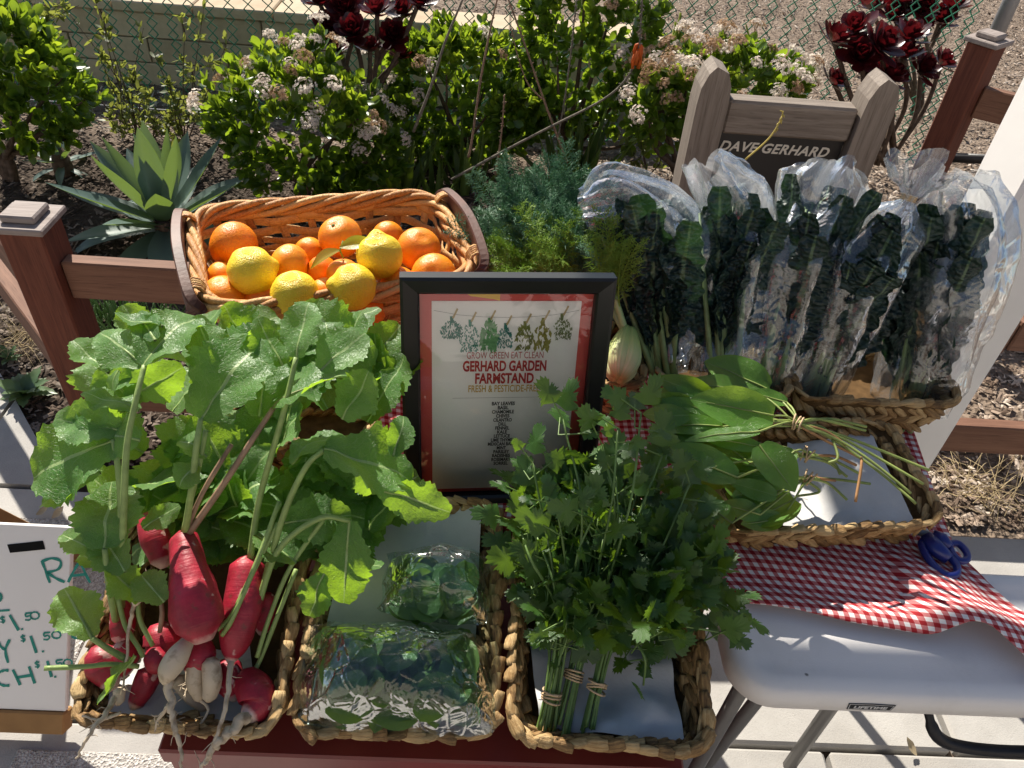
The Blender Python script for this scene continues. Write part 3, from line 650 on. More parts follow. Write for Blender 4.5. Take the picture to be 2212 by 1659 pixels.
# yellow-green succulent beyond the fence
b = PY(1462, 80, 3.9); t = thing('upright_succulent', 'yellow-green upright succulent growing beyond the wire fence', 'succulent', (b.x, b.y, 0))
YG = m_leaf('yellow_succulent', (.22, .30, .03), (.40, .46, .05), (.6, .6, .05), .3, .4)
for k in range(16):
    az = k * 2.4; el = R(82 - 2.4 * k); put('leaf', md('leaf', *blade(.16, lambda q: .024 * math.sin(math.pi * min(1, .2 + .8 * q)) + .001, lambda q: .006, .3, .2, 6, 6), YG) if k == 0 else ylm, t, frame(Vector((b.x, b.y, b.z - .05 - .01 * k)), (math.cos(az) * math.cos(el), math.sin(az) * math.cos(el), math.sin(el)), (-math.cos(az) * math.sin(el), -math.sin(az) * math.sin(el), math.cos(el))))
    if k == 0: ylm = bpy.data.objects[[o for o in t.children][0].name].data
MB().tube([(b.x, b.y, -.05), (b.x, b.y, b.z - .05)], .012, 7).put('stem', BARK, t, True)

fv = sheet(.042, lambda q: .010 * math.sin(math.pi * min(1, .04 + .96 * q)) + .0005, .9, .4, 8, 4, .1)
flm = md('fallen_leaf', fv[0], fv[1], FALLEN)
for lab, px, py, an in (('pale curled fallen leaf on the paving above the price board', 78, 1112, .5), ('dry flat fallen leaf on the paving beside a curled one', 112, 1120, .9), ('small dry leaf on the paving under the folding table', 1980, 1632, 2.2)):
    tag(put('fallen_leaf', flm, None, frame(PZ(px, py, .012), (math.cos(an), math.sin(an), .05), (.2, -.1, 1))), lab, 'leaf')
# ================================================================ TABLES, CLOTH, BOARDS
def rrect(x0, y0, x1, y1, r, n=6, ins=0):
    P = []; x0 += ins; y0 += ins; x1 -= ins; y1 -= ins; r = max(.004, r - ins)
    for cx, cy, a in ((x1 - r, y0 + r, -90), (x1 - r, y1 - r, 0), (x0 + r, y1 - r, 90), (x0 + r, y0 + r, 180)):
        for k in range(n + 1): q = R(a + 90 * k / n); P.append((cx + r * math.cos(q), cy + r * math.sin(q)))
    return P
def loft(loops, cap0=True, cap1=True):
    n = len(loops[0]); V = [p for l in loops for p in l]; F = []
    for i in range(len(loops) - 1):
        for k in range(n): k2 = (k + 1) % n; F.append((i*n + k, i*n + k2, (i+1)*n + k2, (i+1)*n + k))
    if cap0: F.append(tuple(range(n - 1, -1, -1)))
    if cap1: F.append(tuple((len(loops) - 1) * n + k for k in range(n)))
    return V, F
def m_table():
    t = NT('white_plastic_top'); c = t.coord(); n2 = t.noise(c, 420, 2)
    sp = t.ramp(t.vor(t.map(c, (1, 1, 0)), 26, 'F1', 0), [(.05, 1.), (.085, 0.)]); ms = t.ramp(t.noise(c, 7, 2), [(.47, 0.), (.55, .9)])
    col = t.mix(t.math('MULTIPLY', sp, ms), (.72, .70, .685), (.10, .09, .08)); col = t.mix(t.ramp(t.noise(c, 11, 5, .7), [(.55, 0.), (.75, .25)]), col, (.5, .48, .46))
    return t.done(t.bsdf(col, .5, .4, t.bump(n2, .25, .0008)))
TABLETOP = m_table(); GREYTUBE = m_plain('grey_painted_tube', (.16, .155, .15), .4, .5, .1, 10, .05)
TZ = .74
wt = thing('folding_table', 'white plastic folding table with grey tube legs partly under gingham cloth', 'table', (.95, .77, 0))
X0, Y0, X1, Y1 = .335, .466, 1.75, .668
lp = [[(x, y, TZ + z) for x, y in rrect(X0, Y0, X1, Y1, .055, 8, i)] for i, z in ((.004, -.038), (0, -.035), (0, -.016), (.003, -.006), (.009, -.001), (.022, 0), (.028, -.001), (.036, -.004), (.05, -.0045))]
top = put('tabletop', md('tabletop', *loft(lp), TABLETOP), wt)
for f in top.data.polygons:
    if len(f.vertices) > 4: f.use_smooth = False
for a, b in (((.375, .52, .70), (.405, .575, 0)), ((.49, .60, .70), (.41, .590, 0)), ((1.62, .52, .7), (1.66, .54, 0)), ((1.62, .62, .7), (1.66, .61, 0))):
    MB().tube([a, b], .0112, 12).put('leg', GREYTUBE, wt, True)
MB().tube([(.40, .55, .69), (1.62, .55, .69)], .0125, 10).put('leg_crossbar', GREYTUBE, wt, True)
MB().tube([(.49, .50, .69), (.49, .64, .69)], .0125, 10).put('leg_hinge_bar', GREYTUBE, wt, True)
HBLK = m_plain('black_webbing', (.008, .008, .012), .5, .4, .2, 80)
hp = bez([(.605, .485, .68), (.62, .462, .655), (.66, .455, .642), (.74, .452, .642), (.82, .455, .655), (.85, .47, .665)], 5)
MB().tube(hp, [.006] * 3 + [.0085] * (len(hp) - 6) + [.006] * 3, 8).put('carry_handle', HBLK, wt, True)
BLK = m_plain('black_print', (.010, .010, .011), .5, .4, .05); SILV = m_plain('silver_print', (.6, .6, .6), .4, .5, .05)
lb = put('logo_label', md('logo_label', *prism([(-.028, -.0065), (.028, -.0065), (.030, .0075), (0, .0085), (-.030, .0075)], 0, .0006), BLK, False), wt, XZ(.508, Y0 - .0003, TZ - .0225))
lo_ = [(-.027, -.0055), (.027, -.0055), (.0285, .0068), (0, .0077), (-.0285, .0068)]
put('logo_border', md('logo_border', [(x, y, 0) for x, y in lo_] + [(x * .965, y * .86, 0) for x, y in lo_], [(i, (i + 1) % 5, 5 + (i + 1) % 5, 5 + i) for i in range(5)], SILV, False), lb, XZ(.508, Y0 - .0011, TZ - .0225))
text('logo_lettering', 'LIFETIME', .0085, SILV, XZ(.508, Y0 - .0012, TZ - .0252), lb, ext=.0001, bold=.0003, sx=1.3)

bt = thing('trestle_table', 'table covered by the gingham cloth, standing behind the white folding table', 'table', (.5, .95, 0))
put('tabletop', md('tabletop', *boxm((.272, .674, .705), (.715, 1.25, TZ), .004), WHITEPAINT, False), bt)
for lx, ly in ((.30, .70), (.69, .70), (.30, 1.22), (.69, 1.22)): MB().tube([(lx, ly, .705), (lx, ly, 0)], .0135, 10).put('leg', GREYTUBE, bt, True)
# red two-tier stand carrying the front baskets
REDP = m_plain('dark_red_paint', (.17, .022, .018), .38, .5, .12, 9, .1, .002)
rt = thing('red_stand', 'dark red painted wooden stand under the three front baskets', 'stand', (-.04, .8, 0))
RZ = .688
put('lower_top', md('lower_top', *boxm((-.352, .392, RZ - .03), (.268, .735, RZ), .003), REDP, False), rt)
put('front_panel', md('front_panel', *boxm((-.347, .397, .02), (.263, .415, RZ - .031), .002), REDP, False), rt)
put('side_panel', md('side_panel', *boxm((-.347, .417, .02), (-.329, 1.30, RZ - .031), .002), REDP, False), rt)
put('side_panel', md('side_panel', *boxm((.245, .417, .02), (.263, 1.30, RZ - .031), .002), REDP, False), rt)
put('upper_top', md('upper_top', *boxm((-.352, .737, RZ - .03), (.268, 1.32, .735), .003), REDP, False), rt)

# gingham cloth
def m_gingham():
    t = NT('gingham'); u, v, _ = t.sep(t.coord('UV')); P_ = .0138
    def st(x): return t.math('GREATER_THAN', t.math('FRACT', t.math('DIVIDE', x, P_)), .5)
    s = t.math('MULTIPLY', t.math('ADD', st(u), st(v)), .5)
    th = t.math('MULTIPLY', t.math('SINE', t.math('MULTIPLY', t.math('ADD', u, v), 5200)), .06)
    s2 = t.math('ADD', s, t.math('MULTIPLY', th, t.math('MULTIPLY', t.math('SUBTRACT', 1, s), t.math('MULTIPLY', s, 4))))
    col = t.ramp(s2, [(0, (.74, .71, .69)), (.5, (.50, .15, .15)), (1, (.30, .016, .022))])
    n = t.noise(t.coord('UV'), 900, 2)
    return t.done(t.bsdf(col, .85, .2, t.bump(t.math('ADD', n, t.noise(t.coord('UV'), 30, 2)), .25, .001)))
GING = m_gingham()
front = [(-.30, .76), (.20, .70), (.335, .592), (.42, .580), (.50, .563), (.60, .549), (.625, .555), (.645, .560), (.665, .556), (.69, .528), (.716, .492), (.738, .500), (.765, .535)]
def lerpt(T, x):
    for (a, ya), (b, yb) in zip(T, T[1:]):
        if x <= b: return ya + (yb - ya) * max(0, (x - a) / (b - a))
    return T[-1][1]
rightx = [(.50, .775), (.58, .772), (.61, .748), (.64, .728), (.70, .708), (.80, .722), (.95, .745), (1.3, .76)]
V, F, U = [], [], []; nu, nv = 110, 60
for j in range(nv + 1):
    for i in range(nu + 1):
        a, b = i / nu, j / nv; x = -.25 + a * 1.01
        yf = lerpt(front, x); yb = 1.22; y = yb + (yf - yb) * (1 - (1 - b) ** 1.3)
        xr = lerpt(rightx, y); x2 = -.25 + (xr + .25) * a
        z = TZ + .0045 + .003 * noise.noise(Vector((x * 7, y * 7, 2)))
        bz = max(0, min(1, (x2 - .30) / .1)); fz = max(0, min(1, (.70 - y) / .12))
        z += bz * fz * (.010 * (1 + math.sin(62 * (y + .12 * x) + 2.2 * noise.noise(Vector((x * 3, y * 3, 0))))) * .5)
        if x2 > .60 and y < .70: z += .02 * max(0, math.sin((x2 - .60) * 21 + (y - .55) * 9)) * min(1, (.70 - y) / .07)
        V.append((x2, y, z)); U.append((a * 1.0 + .02 * math.sin(b * 5), (y * 1.0 + z * .6) + .06 * a + .02 * math.sin(a * 7)))
m = nu + 1; F = [(j*m + i, (j+1)*m + i, (j+1)*m + i + 1, j*m + i + 1) for j in range(nv) for i in range(nu)]
cl_o = put('tablecloth', md('tablecloth', V, F, GING, True, U)); tag(cl_o, 'red and white gingham cloth lying rumpled on the tables', 'tablecloth')
sm = cl_o.modifiers.new('thickness', 'SOLIDIFY'); sm.thickness = .0012

# scissors with blue handles
BLUE = m_plain('blue_plastic', (.012, .022, .17), .32, .5, .1, 20, .05)
sc_ = thing('scissors', 'blue-handled scissors lying on the gingham cloth beside the sorrel basket', 'scissors', tuple(PZ(2020, 1180, .752)))
def loop(pts, z, r):
    P = [PZ(x, y, z) for x, y in pts]; P = bez(P + [P[0]], 6); return MB().tube(P, r, 8)
q = lambda X, Y: (1444 + .3472 * X, 1083 + .3472 * Y)
loop([q(*p) for p in ((1740, 265), (1800, 262), (1850, 310), (1858, 358), (1815, 370), (1770, 330))], .763, .0052).put('finger_loop', BLUE, sc_, True)
loop([q(*p) for p in ((1572, 262), (1600, 330), (1660, 410), (1730, 460), (1790, 450), (1790, 395), (1730, 330), (1650, 270), (1605, 240))], .763, .0055).put('finger_loop', BLUE, sc_, True)
MB().tube([PZ(*q(1600, 225), .765), PZ(*q(1660, 290), .766), PZ(*q(1745, 360), .765)], [.011, .013, .009], 10).put('grip', BLUE, sc_, True)
MB().tube([PZ(*q(1640, 215), .765), PZ(*q(1700, 240), .766), PZ(*q(1750, 290), .765)], [.010, .011, .007], 10).put('grip', BLUE, sc_, True)
for dx in (0, .006): MB().tube([PZ(*q(1620, 225), .762) + Vector((dx, 0, 0)), Vector((.57 + dx, .80, .757))], [.006, .001], 6).put('blade', STEEL, sc_, True)

# ---- price board leaning on the paving
BA, BB = Vector((-.785, .72, .075)), Vector((-.785, .95, .365)); bup = (BB - BA).normalized(); bnr = Vector((0, -bup.z, bup.y))
def PB(x, y):
    d = ray(x, y); return CAM + d * ((BA - CAM).dot(bnr) / d.dot(bnr))
WB = m_plain('white_board', (.74, .73, .71), .35, .5, .03, 4, .03); CARD = m_plain('brown_board', (.30, .17, .07), .8, .2, .15, 14)
TEAL = m_plain('teal_marker', (.0, .22, .17), .5, .4, .1, 40); DARK = m_plain('dark_slot', (.01, .01, .01), .8, .1, .1)
pb = thing('price_board', 'white board lettered in teal marker leaning beside the radish basket', 'sign', (-1.1, .80, .0))
MBd = Matrix(((1, 0, 0, BA.x), (0, bup.y, bnr.y, BA.y), (0, bup.z, bnr.z, BA.z), (0, 0, 0, 1)))
L_ = (BB - BA).length
panel = put('panel', md('panel', *boxm((-.75, 0, -.012), (.0, L_, 0), .002), WB, False), pb, MBd)
put('ledge', md('ledge', *boxm((-.75, -.045, -.03), (.0, -.001, .006), .003), CARD, False), pb, MBd)
put('prop_leg', md('prop_leg', *boxm((-.2, 0, 0), (-.16, .03, .40), .002), CARD, False), pb, Matrix.Translation((-.785, 1.12, 0)) @ Matrix.Rotation(R(24), 4, 'X'))
put('prop_leg', md('prop_leg', *boxm((-.6, 0, 0), (-.56, .03, .40), .002), CARD, False), pb, Matrix.Translation((-.785, 1.12, 0)) @ Matrix.Rotation(R(24), 4, 'X'))
qb = lambda X, Y: (.3472 * X, 1083 + .3472 * Y)
def ribbon(pts, w_=.0026, cyc=False, sm_=4):
    P = [PB(*qb(*p)) + bnr * .0012 for p in pts]; P = bez(P, sm_) if len(P) > 2 else P; V, F = [], []
    for i, p in enumerate(P):
        d = (P[min(i + 1, len(P) - 1)] - P[max(i - 1, 0)]).normalized(); s = d.cross(bnr) * w_ * (1 + .2 * math.sin(i * 1.3)); V += [p + s, p - s]
        if i: F.append((2*i - 2, 2*i - 1, 2*i + 1, 2*i))
    return V, F
def glyph(nm, strokes):
    m = MB()
    for s in strokes: m.add(*ribbon(*s) if isinstance(s, tuple) else ribbon(s))
    m.put(nm, TEAL, panel)
def arc(cx, cy, rx, ry, a0, a1, n=9): return [(cx + rx * math.cos(R(a0 + (a1 - a0) * k / n)), cy + ry * math.sin(R(a0 + (a1 - a0) * k / n))) for k in range(n + 1)]
def dollar(cx, cy, s=1.0): return [([(cx + 12*s, cy - 12*s), (cx - 5*s, cy - 14*s), (cx - 10*s, cy - 4*s), (cx + 10*s, cy + 4*s), (cx + 6*s, cy + 14*s), (cx - 12*s, cy + 12*s)], .0013), ([(cx - 3*s, cy - 22*s), (cx + 3*s, cy + 22*s)], .0011)]
def five(x, y, s=1.): return [([(x + 22*s, y - 24*s), (x - 18*s, y - 20*s)], .0016), ([(x - 18*s, y - 20*s), (x - 15*s, y), (x + 8*s, y - 4*s), (x + 18*s, y + 10*s), (x + 2*s, y + 22*s), (x - 20*s, y + 20*s)], .0016)]
glyph('lettering', [[(262, 368), (285, 430), (312, 506)], [(262, 372), (325, 354), (378, 372), (366, 420), (296, 442)], [(296, 442), (350, 478), (404, 502)]])
glyph('lettering', [[(426, 502), (462, 430), (500, 370)], [(500, 370), (530, 440), (562, 505)], [(446, 462), (540, 452)]])
glyph('lettering', [arc(-8, 595, 18, 24, -80, 90)])
glyph('underline', [([(-40, 684), (62, 676)], .0018)])
for (dx, dy, one, dot, f5, zx) in ((18, 735, (62, 706, 118, 802), (132, 796), (178, 716), (218, 710)), (145, 852, (192, 836, 228, 942), (262, 934), (292, 838), (352, 830)), (233, 1014, (296, 992, 322, 1092), (338, 1092), (370, 1008), (424, 1004))):
    glyph('lettering', dollar(dx, dy, 1.15)); glyph('lettering', [[one[:2], one[2:]]]); glyph('lettering', [([dot, (dot[0] + 14, dot[1] - 3)], .0018)])
    glyph('lettering', five(*f5)); glyph('lettering', [(arc(*zx, 27, 22, 0, 360, 12), .0016)])
glyph('lettering', [[(-12, 872), (10, 905), (34, 922)], [(62, 858), (36, 925), (52, 1004)]])
glyph('lettering', [arc(478, 824, 30, 26, -60, -290)])
glyph('lettering', [arc(40, 1098, 62, 48, -75, -290)])
glyph('lettering', [[(82, 1046), (128, 1142)], [(182, 1026), (218, 1132)], [(104, 1096), (200, 1080)]])
sl_ = [PB(*qb(*p)) + bnr * .001 for p in ((46, 268), (268, 244), (284, 298), (64, 320))]
put('handle_slot', md('handle_slot', sl_, [(0, 1, 2, 3)] if (sl_[1] - sl_[0]).cross(sl_[2] - sl_[0]).dot(bnr) > 0 else [(3, 2, 1, 0)], DARK, False), panel)

# ================================================================ FRAMED POSTER
FW, FH, FB = .277, .365, .0245
fx = Vector((math.cos(R(6)), math.sin(R(6)), 0)); ftop = PZ(1099, 590, 1.083); fback = Vector((-fx.y, fx.x, 0)); lean = R(13)
fy = fback * math.sin(lean) + Vector((0, 0, math.cos(lean))); fz = fx.cross(fy)
fo = ftop - fy * FH                      # bottom centre
FM = Matrix(((fx.x, fy.x, fz.x, fo.x), (fx.y, fy.y, fz.y, fo.y), (fx.z, fy.z, fz.z, fo.z), (0, 0, 0, 1)))
pf = thing('picture_frame', 'black picture frame holding the farm stand poster, propped on the gingham cloth', 'picture frame', tuple(fo))
FBLK = m_plain('black_frame', (.008, .008, .009), .38, .45, .2, 15, .08, .001)
def bar(p0, p1, inn):      # mitred bar with a stepped profile
    prof = [(0, -.004), (0, .017), (.004, .019), (FB - .003, .015), (FB, .011), (FB, -.004)]
    p0, p1, inn = Vector(p0), Vector(p1), Vector(inn); d = (p1 - p0).normalized(); V = []
    for e, s in ((p0, 1), (p1, -1)): V += [e + inn * a + d * s * a + Vector((0, 0, b)) for a, b in prof]
    n = len(prof); F = [(i, (i + 1) % n, n + (i + 1) % n, n + i) for i in range(n)] + [tuple(range(n - 1, -1, -1)), tuple(range(n, 2 * n))]
    put('frame_bar', md('frame_bar', V, F, FBLK, False), pf, FM)
h = FW / 2
bar((-h, 0, 0), (h, 0, 0), (0, 1, 0)); bar((h, 0, 0), (h, FH, 0), (-1, 0, 0)); bar((h, FH, 0), (-h, FH, 0), (0, -1, 0)); bar((-h, FH, 0), (-h, 0, 0), (1, 0, 0))
put('easel_leg', md('easel_leg', *boxm((-.03, 0, -.006), (.03, .26, 0), .001), FBLK, False), pf, FM @ Matrix.Translation((0, .26, -.006)) @ Matrix.Rotation(R(208), 4, 'X'))
REDC = m_plain('red_card', (.66, .10, .095), .6, .3, .05, 5, .02); PAPER = m_plain('poster_paper', (.92, .91, .89), .6, .3, .02, 5, .02)
card = put('backing_card', md('backing_card', *boxm((-h + .02, .02, -.003), (h - .02, FH - .02, 0)), REDC, False), pf, FM)
YEL = m_plain('yellow_print', (.75, .45, .02), .6, .3, .03)
T_ = FH - FB; pw = .197; ptop = T_ - .0135
def PP(X, Y, e=.0014): return ((X - 1098) / 973 * pw, ptop - (Y - 298) / 973 * pw * 1.2, e)
put('yellow_patch', md('yellow_patch', [(-.058, T_ - .001, .0004), (-.010, T_ - .001, .0004), (-.010, T_ - .0135, .0004), (-.018, T_ - .011, .0004), (-.048, T_ - .007, .0004)], [(4, 3, 2, 1, 0)], YEL, False), card, FM)
page = put('poster_page', md('poster_page', *boxm((-pw / 2, .031, .0004), (pw / 2, ptop, .001)), PAPER, False), pf, FM)
PRED = m_plain('red_ink', (.45, .03, .035), .6, .3, .02); PGOLD = m_plain('gold_ink', (.60, .36, .04), .6, .3, .02); PGREY = m_plain('grey_ink', (.35, .34, .34), .6, .3, .02)
def tx(s, Y, hpx, wpx, mat, bold=0, nm='poster_lettering', jit=0):
    sz = hpx / 973 * pw * 1.42 * 1.25; o = text(nm, s, sz, mat, FM, page, bold=bold * sz, ext=0)
    w0 = max(v.co.x for v in o.data.vertices) - min(v.co.x for v in o.data.vertices); k = wpx / 973 * pw / w0
    x, y, z = PP(1100, Y); o.matrix_basis = FM @ Matrix.Translation((x, y, z)) @ Matrix.Diagonal((k, 1, 1, 1)); WM[o.name] = o.matrix_basis; return o
tx('GROW GREEN EAT CLEAN', 640, 40, 515, PRED, -.004); tx('GERHARD GARDEN', 717, 60, 565, PRED, .035); tx('FARMSTAND', 795, 60, 400, PRED, .035); tx('FRESH & PESTICIDE-FREE', 851, 42, 488, PGOLD, .012)
ln = [PP(750, 888), PP(1430, 888), PP(1430, 890), PP(750, 890)]; put('rule_line', md('rule_line', ln, [(3, 2, 1, 0)], PGREY, False), page, FM)
for k, (s, wd) in enumerate((('BAY LEAVES', 152), ('BASIL', 72), ('CHAMOMILE', 146), ('CHIVES', 90), ('CILANTRO', 124), ('DILL', 54), ('FENNEL', 95), ('KALE', 66), ('LETTUCE', 108), ('LIME THYME', 146), ('MEXICAN BASIL', 186), ('MINT', 62), ('PARSLEY', 108), ('RADISHES', 122), ('ROSEMARY', 132), ('SORREL', 98))):
    tx(s, 939 + 27.4 * k, 21, wd * 1.05, BLK, .035)
# printed string of hanging herb bunches
INK = [m_plain('ink_green_%d' % k, c, .6, .3, .3, 300) for k, c in enumerate(((.03, .20, .16), (.04, .24, .19), (.14, .34, .15), (.03, .19, .17), (.18, .20, .05), (.26, .24, .05), (.15, .18, .07)))]; PEG = m_plain('ink_peg', (.5, .38, .2), .6, .3, .1)
ln = [(625 + 158 * k, 350 + 42 * math.sin(math.pi * k / 6) ** .7) for k in range(7)]; m = MB()
for a, b in zip(ln, ln[1:]): m.add([PP(a[0], a[1], .0012), PP(b[0], b[1], .0012), PP(b[0], b[1] + 2.5, .0012), PP(a[0], a[1] + 2.5, .0012)], [(3, 2, 1, 0)])
m.put('printed_string', PGREY, page, M=FM)
for k, (cx, y0, y1, wd, lw) in enumerate(((740, 385, 520, 75, 9), (860, 405, 600, 70, 8), (985, 395, 592, 58, 26), (1092, 425, 580, 60, 8), (1220, 415, 590, 66, 15), (1340, 395, 592, 58, 18), (1462, 370, 530, 62, 8))):
    m = MB(); rd = random.Random(k)
    for q_ in range(150 if lw < 12 else 60):
        f = rd.random() ** .7; y = y0 + 25 + (y1 - y0 - 30) * f; x = cx + (rd.random() - .5) * 2 * wd * (.22 + .78 * math.sin(min(1, f * 1.25) * math.pi * .72)) + (22 if k == 6 else 0) * f; a = rd.uniform(.6, 2.5); l = lw * rd.uniform(.7, 1.5); wq = l * .42
        dx, dy = math.cos(a), math.sin(a); e = .0013 + .0002 * rd.random()
        m.add([PP(x - dx * l, y - dy * l, e), PP(x - dy * wq, y + dx * wq, e), PP(x + dx * l, y + dy * l, e), PP(x + dy * wq, y - dx * wq, e)], [(0, 1, 2, 3)])
    m.add([PP(cx - 12, y0, .0013), PP(cx + 12, y0, .0013), PP(cx + 9, y0 + 40, .0013), PP(cx - 9, y0 + 40, .0013)], [(3, 2, 1, 0)])
    m.put('printed_herb_bunch', INK[k], page, M=FM)
    put('printed_peg', md('printed_peg', [PP(cx + 2, y0 + 8, .0018), PP(cx + 14, y0 + 12, .0018), PP(cx + 42, y0 - 42, .0018), PP(cx + 32, y0 - 48, .0018)], [(0, 1, 2, 3)], PEG, False), page, FM)
t = NT('frame_glass'); tp = t.n('ShaderNodeBsdfTransparent'); gl = t.n('ShaderNodeBsdfGlossy'); gl.inputs['Roughness'].default_value = .02; fr = t.n('ShaderNodeFresnel'); fr.inputs[0].default_value = 1.5
GLASS = t.done(t.shmix(t.math('MULTIPLY', fr.outputs[0], 1.6), tp.outputs[0], gl.outputs[0]))
put('glass', md('glass', [(-h + .02, .02, .004), (h - .02, .02, .004), (h - .02, FH - .02, .004), (-h + .02, FH - .02, .004)], [(0, 1, 2, 3)], GLASS, False), pf, FM)

# ================================================================ BASKETS
def m_fibre(name, dark, mid, light, rough=.6):
    t = NT(name); c = t.coord(); r = t.rnd(); g = t.noise(t.map(c, (300, 26, 300)), 1, 4, .65); b_ = t.noise(c, 70, 2)
    f = t.math('ADD', t.math('MULTIPLY', g, .6), t.math('ADD', t.math('MULTIPLY', r, .3), t.math('MULTIPLY', b_, .15)))
    return t.done(t.bsdf(t.ramp(f, [(.30, dark), (.48, mid), (.66, light)]), rough, .35, t.bump(g, .9, .003)))
HYA = m_fibre('water_hyacinth', (.09, .045, .016), (.30, .175, .065), (.52, .36, .17)); HYB = m_plain('basket_core', (.10, .058, .025), .9, .1, .3, 60)
def lump(L, w_, th, tw, seed):
    rd = random.Random(seed); return blade(L, lambda t: w_ * (.45 + .55 * math.sin(math.pi * (.08 + .84 * t))), lambda t: th * (.4 + .6 * math.sin(math.pi * (.08 + .84 * t))), .25 * rd.uniform(-1, 1), 0, 5, 7, tw)
LUMP = []
for k in range(5):
    V, F = lump(.038, .0105, .0050, 1.2 * (-1) ** k, k); LUMP.append(md('strand', [(v[0], v[1] - .018, v[2]) for v in V], F, HYA))
def rquad(C, r, n=5, ins=0.0):
    """rounded closed outline through four 3-D corners"""
    C = [Vector(c) for c in C]; ctr = sum(C, Vector()) / 4; C = [c + (ctr - c).normalized() * ins * 1.41 for c in C]; P = []
    for i in range(4):
        a, b, c = C[i - 1], C[i], C[(i + 1) % 4]; p = b + (a - b).normalized() * r; q_ = b + (c - b).normalized() * r
        for k in range(n + 1): t = k / n; P.append((p * (1 - t) + b * t) * (1 - t) + (b * (1 - t) + q_ * t) * t)
    return P
def resample(P, step):
    P = P + [P[0]]; L = [0]
    for a, b in zip(P, P[1:]): L.append(L[-1] + (b - a).length)
    n = max(8, round(L[-1] / step)); out = []; j = 0
    for k in range(n):
        s = L[-1] * k / n
        while L[j + 1] < s: j += 1
        out.append(P[j].lerp(P[j + 1], (s - L[j]) / max(1e-9, L[j + 1] - L[j])))
    return out
def basket(label, C, depth, rows=3, inset=.022, seed=0, r=.035):
    C = [Vector(c) for c in C]; nrm = (C[1] - C[0]).cross(C[3] - C[0]).normalized(); rd = random.Random(seed); ctr = sum(C, Vector()) / 4
    t = thing('woven_basket', label, 'basket', tuple(ctr - nrm * depth), 'woven produce baskets')
    C = [c - nrm * .006 for c in C]
    rim = rquad(C, r, 6); bot = [p - nrm * (depth - .008) for p in rquad(C, r, 6, inset)]
    core = put('core', md('core', *loft([rim, bot, [ctr - nrm * (depth - .010) + (p - ctr + nrm * depth) * .03 for p in bot]], False, True), HYB), t); so = core.modifiers.new('thickness', 'SOLIDIFY'); so.thickness = .003; so.offset = 0
    for ri in range(rows + 1):
        f = 1 - (ri + .45) / (rows + .35) if ri < rows else 0.0
        path = resample([a.lerp(b, f) for a, b in zip(rim, bot)], .0172 if ri < rows else .019); n = len(path)
        for k, p in enumerate(path):
            tg = (path[(k + 1) % n] - path[k - 1]).normalized(); out = tg.cross(nrm).normalized(); upd = out.cross(tg)
            sl = R(36 if ri % 2 else -36) if ri < rows else R(14)
            d = tg * math.cos(sl) + upd * math.sin(sl); s = (rd.uniform(.7, 1.1) * (1 if ri < rows else .72), rd.uniform(.75, 1.05) * (1 if ri < rows else .85), rd.uniform(.7, 1.1))
            put('strand', rd.choice(LUMP), t, frame(p + upd * rd.uniform(-.0015, .0015) + out * rd.uniform(-.0012, .0012), d + rvec(rd) * .12, out + rvec(rd) * .1, s))
    return t
basket('braided basket holding the radishes with long roots', [(-.428, .388, .768), (-.205, .380, .768), (-.207, .66, .84), (-.43, .66, .84)], .072, 4, seed=1)
basket('braided basket holding the bagged basil leaves', [(-.187, .384, .768), (.036, .388, .768), (.034, .664, .84), (-.19, .664, .84)], .072, 4, seed=2)
basket('braided basket holding the banded cilantro bunches', [(.054, .387, .768), (.281, .378, .768), (.288, .655, .84), (.056, .66, .84)], .072, 4, seed=3)
basket('braided basket holding the sorrel bunches and white paper', [(.345, .655, .815), (.662, .690, .815), (.645, .885, .825), (.335, .86, .825)], .060, 2, seed=4)
basket('braided basket under the tied bags of kale beside the pillar', [(.505, .905, .845), (.775, .915, .845), (.775, 1.13, .85), (.50, 1.12, .85)], .085, 3, seed=5)
basket('braided basket under the bagged kale next to the fennel', [(.285, .918, .845), (.492, .905, .845), (.487, 1.12, .85), (.28, 1.13, .85)], .085, 3, seed=6)
basket('small braided basket holding the fennel bulbs behind the picture frame', [(.07, .915, .84), (.262, .925, .84), (.262, 1.09, .845), (.07, 1.08, .845)], .085, 3, seed=7)
basket('braided basket mostly hidden beneath the radish leaves beside the frame', [(-.36, .765, .825), (-.158, .775, .825), (-.148, .905, .83), (-.36, .90, .83)], .075, 3, seed=8)

# ---- willow basket with wooden handles
WIC = m_fibre('willow_splint', (.27, .095, .02), (.50, .23, .06), (.66, .39, .14), .5); t = WIC
MAHO = m_plain('dark_handle_wood', (.085, .030, .018), .55, .35, .35, 25, .25)
wb = thing('willow_basket', 'golden willow basket with dark wooden handles full of citrus', 'basket', (-.264, 1.12, .745))
CC = [Vector(p) for p in ((-.417, .927, .915), (-.012, 1.055, .925), (-.108, 1.312, .935), (-.517, 1.188, .935))]; cz = sum(CC, Vector()) / 4
def wring(f, step=None):     # f=0 rim, 1 bottom
    P = rquad(CC, .07, 6, .048 * f); z = lambda p: p.z + (.752 - p.z) * f
    return [Vector((p.x, p.y, z(p))) for p in P]
NS = 26; rimp = resample(wring(0), 1.38 / NS); NS = len(rimp); botp = resample(wring(1), 10); 
def ringat(f, n): 
    P = wring(f); Lp = sum((P[i] - P[i - 1]).length for i in range(len(P))); return resample(P, Lp / n)
rings = [ringat(k / 10, NS) for k in range(11)]
rd = random.Random(12)
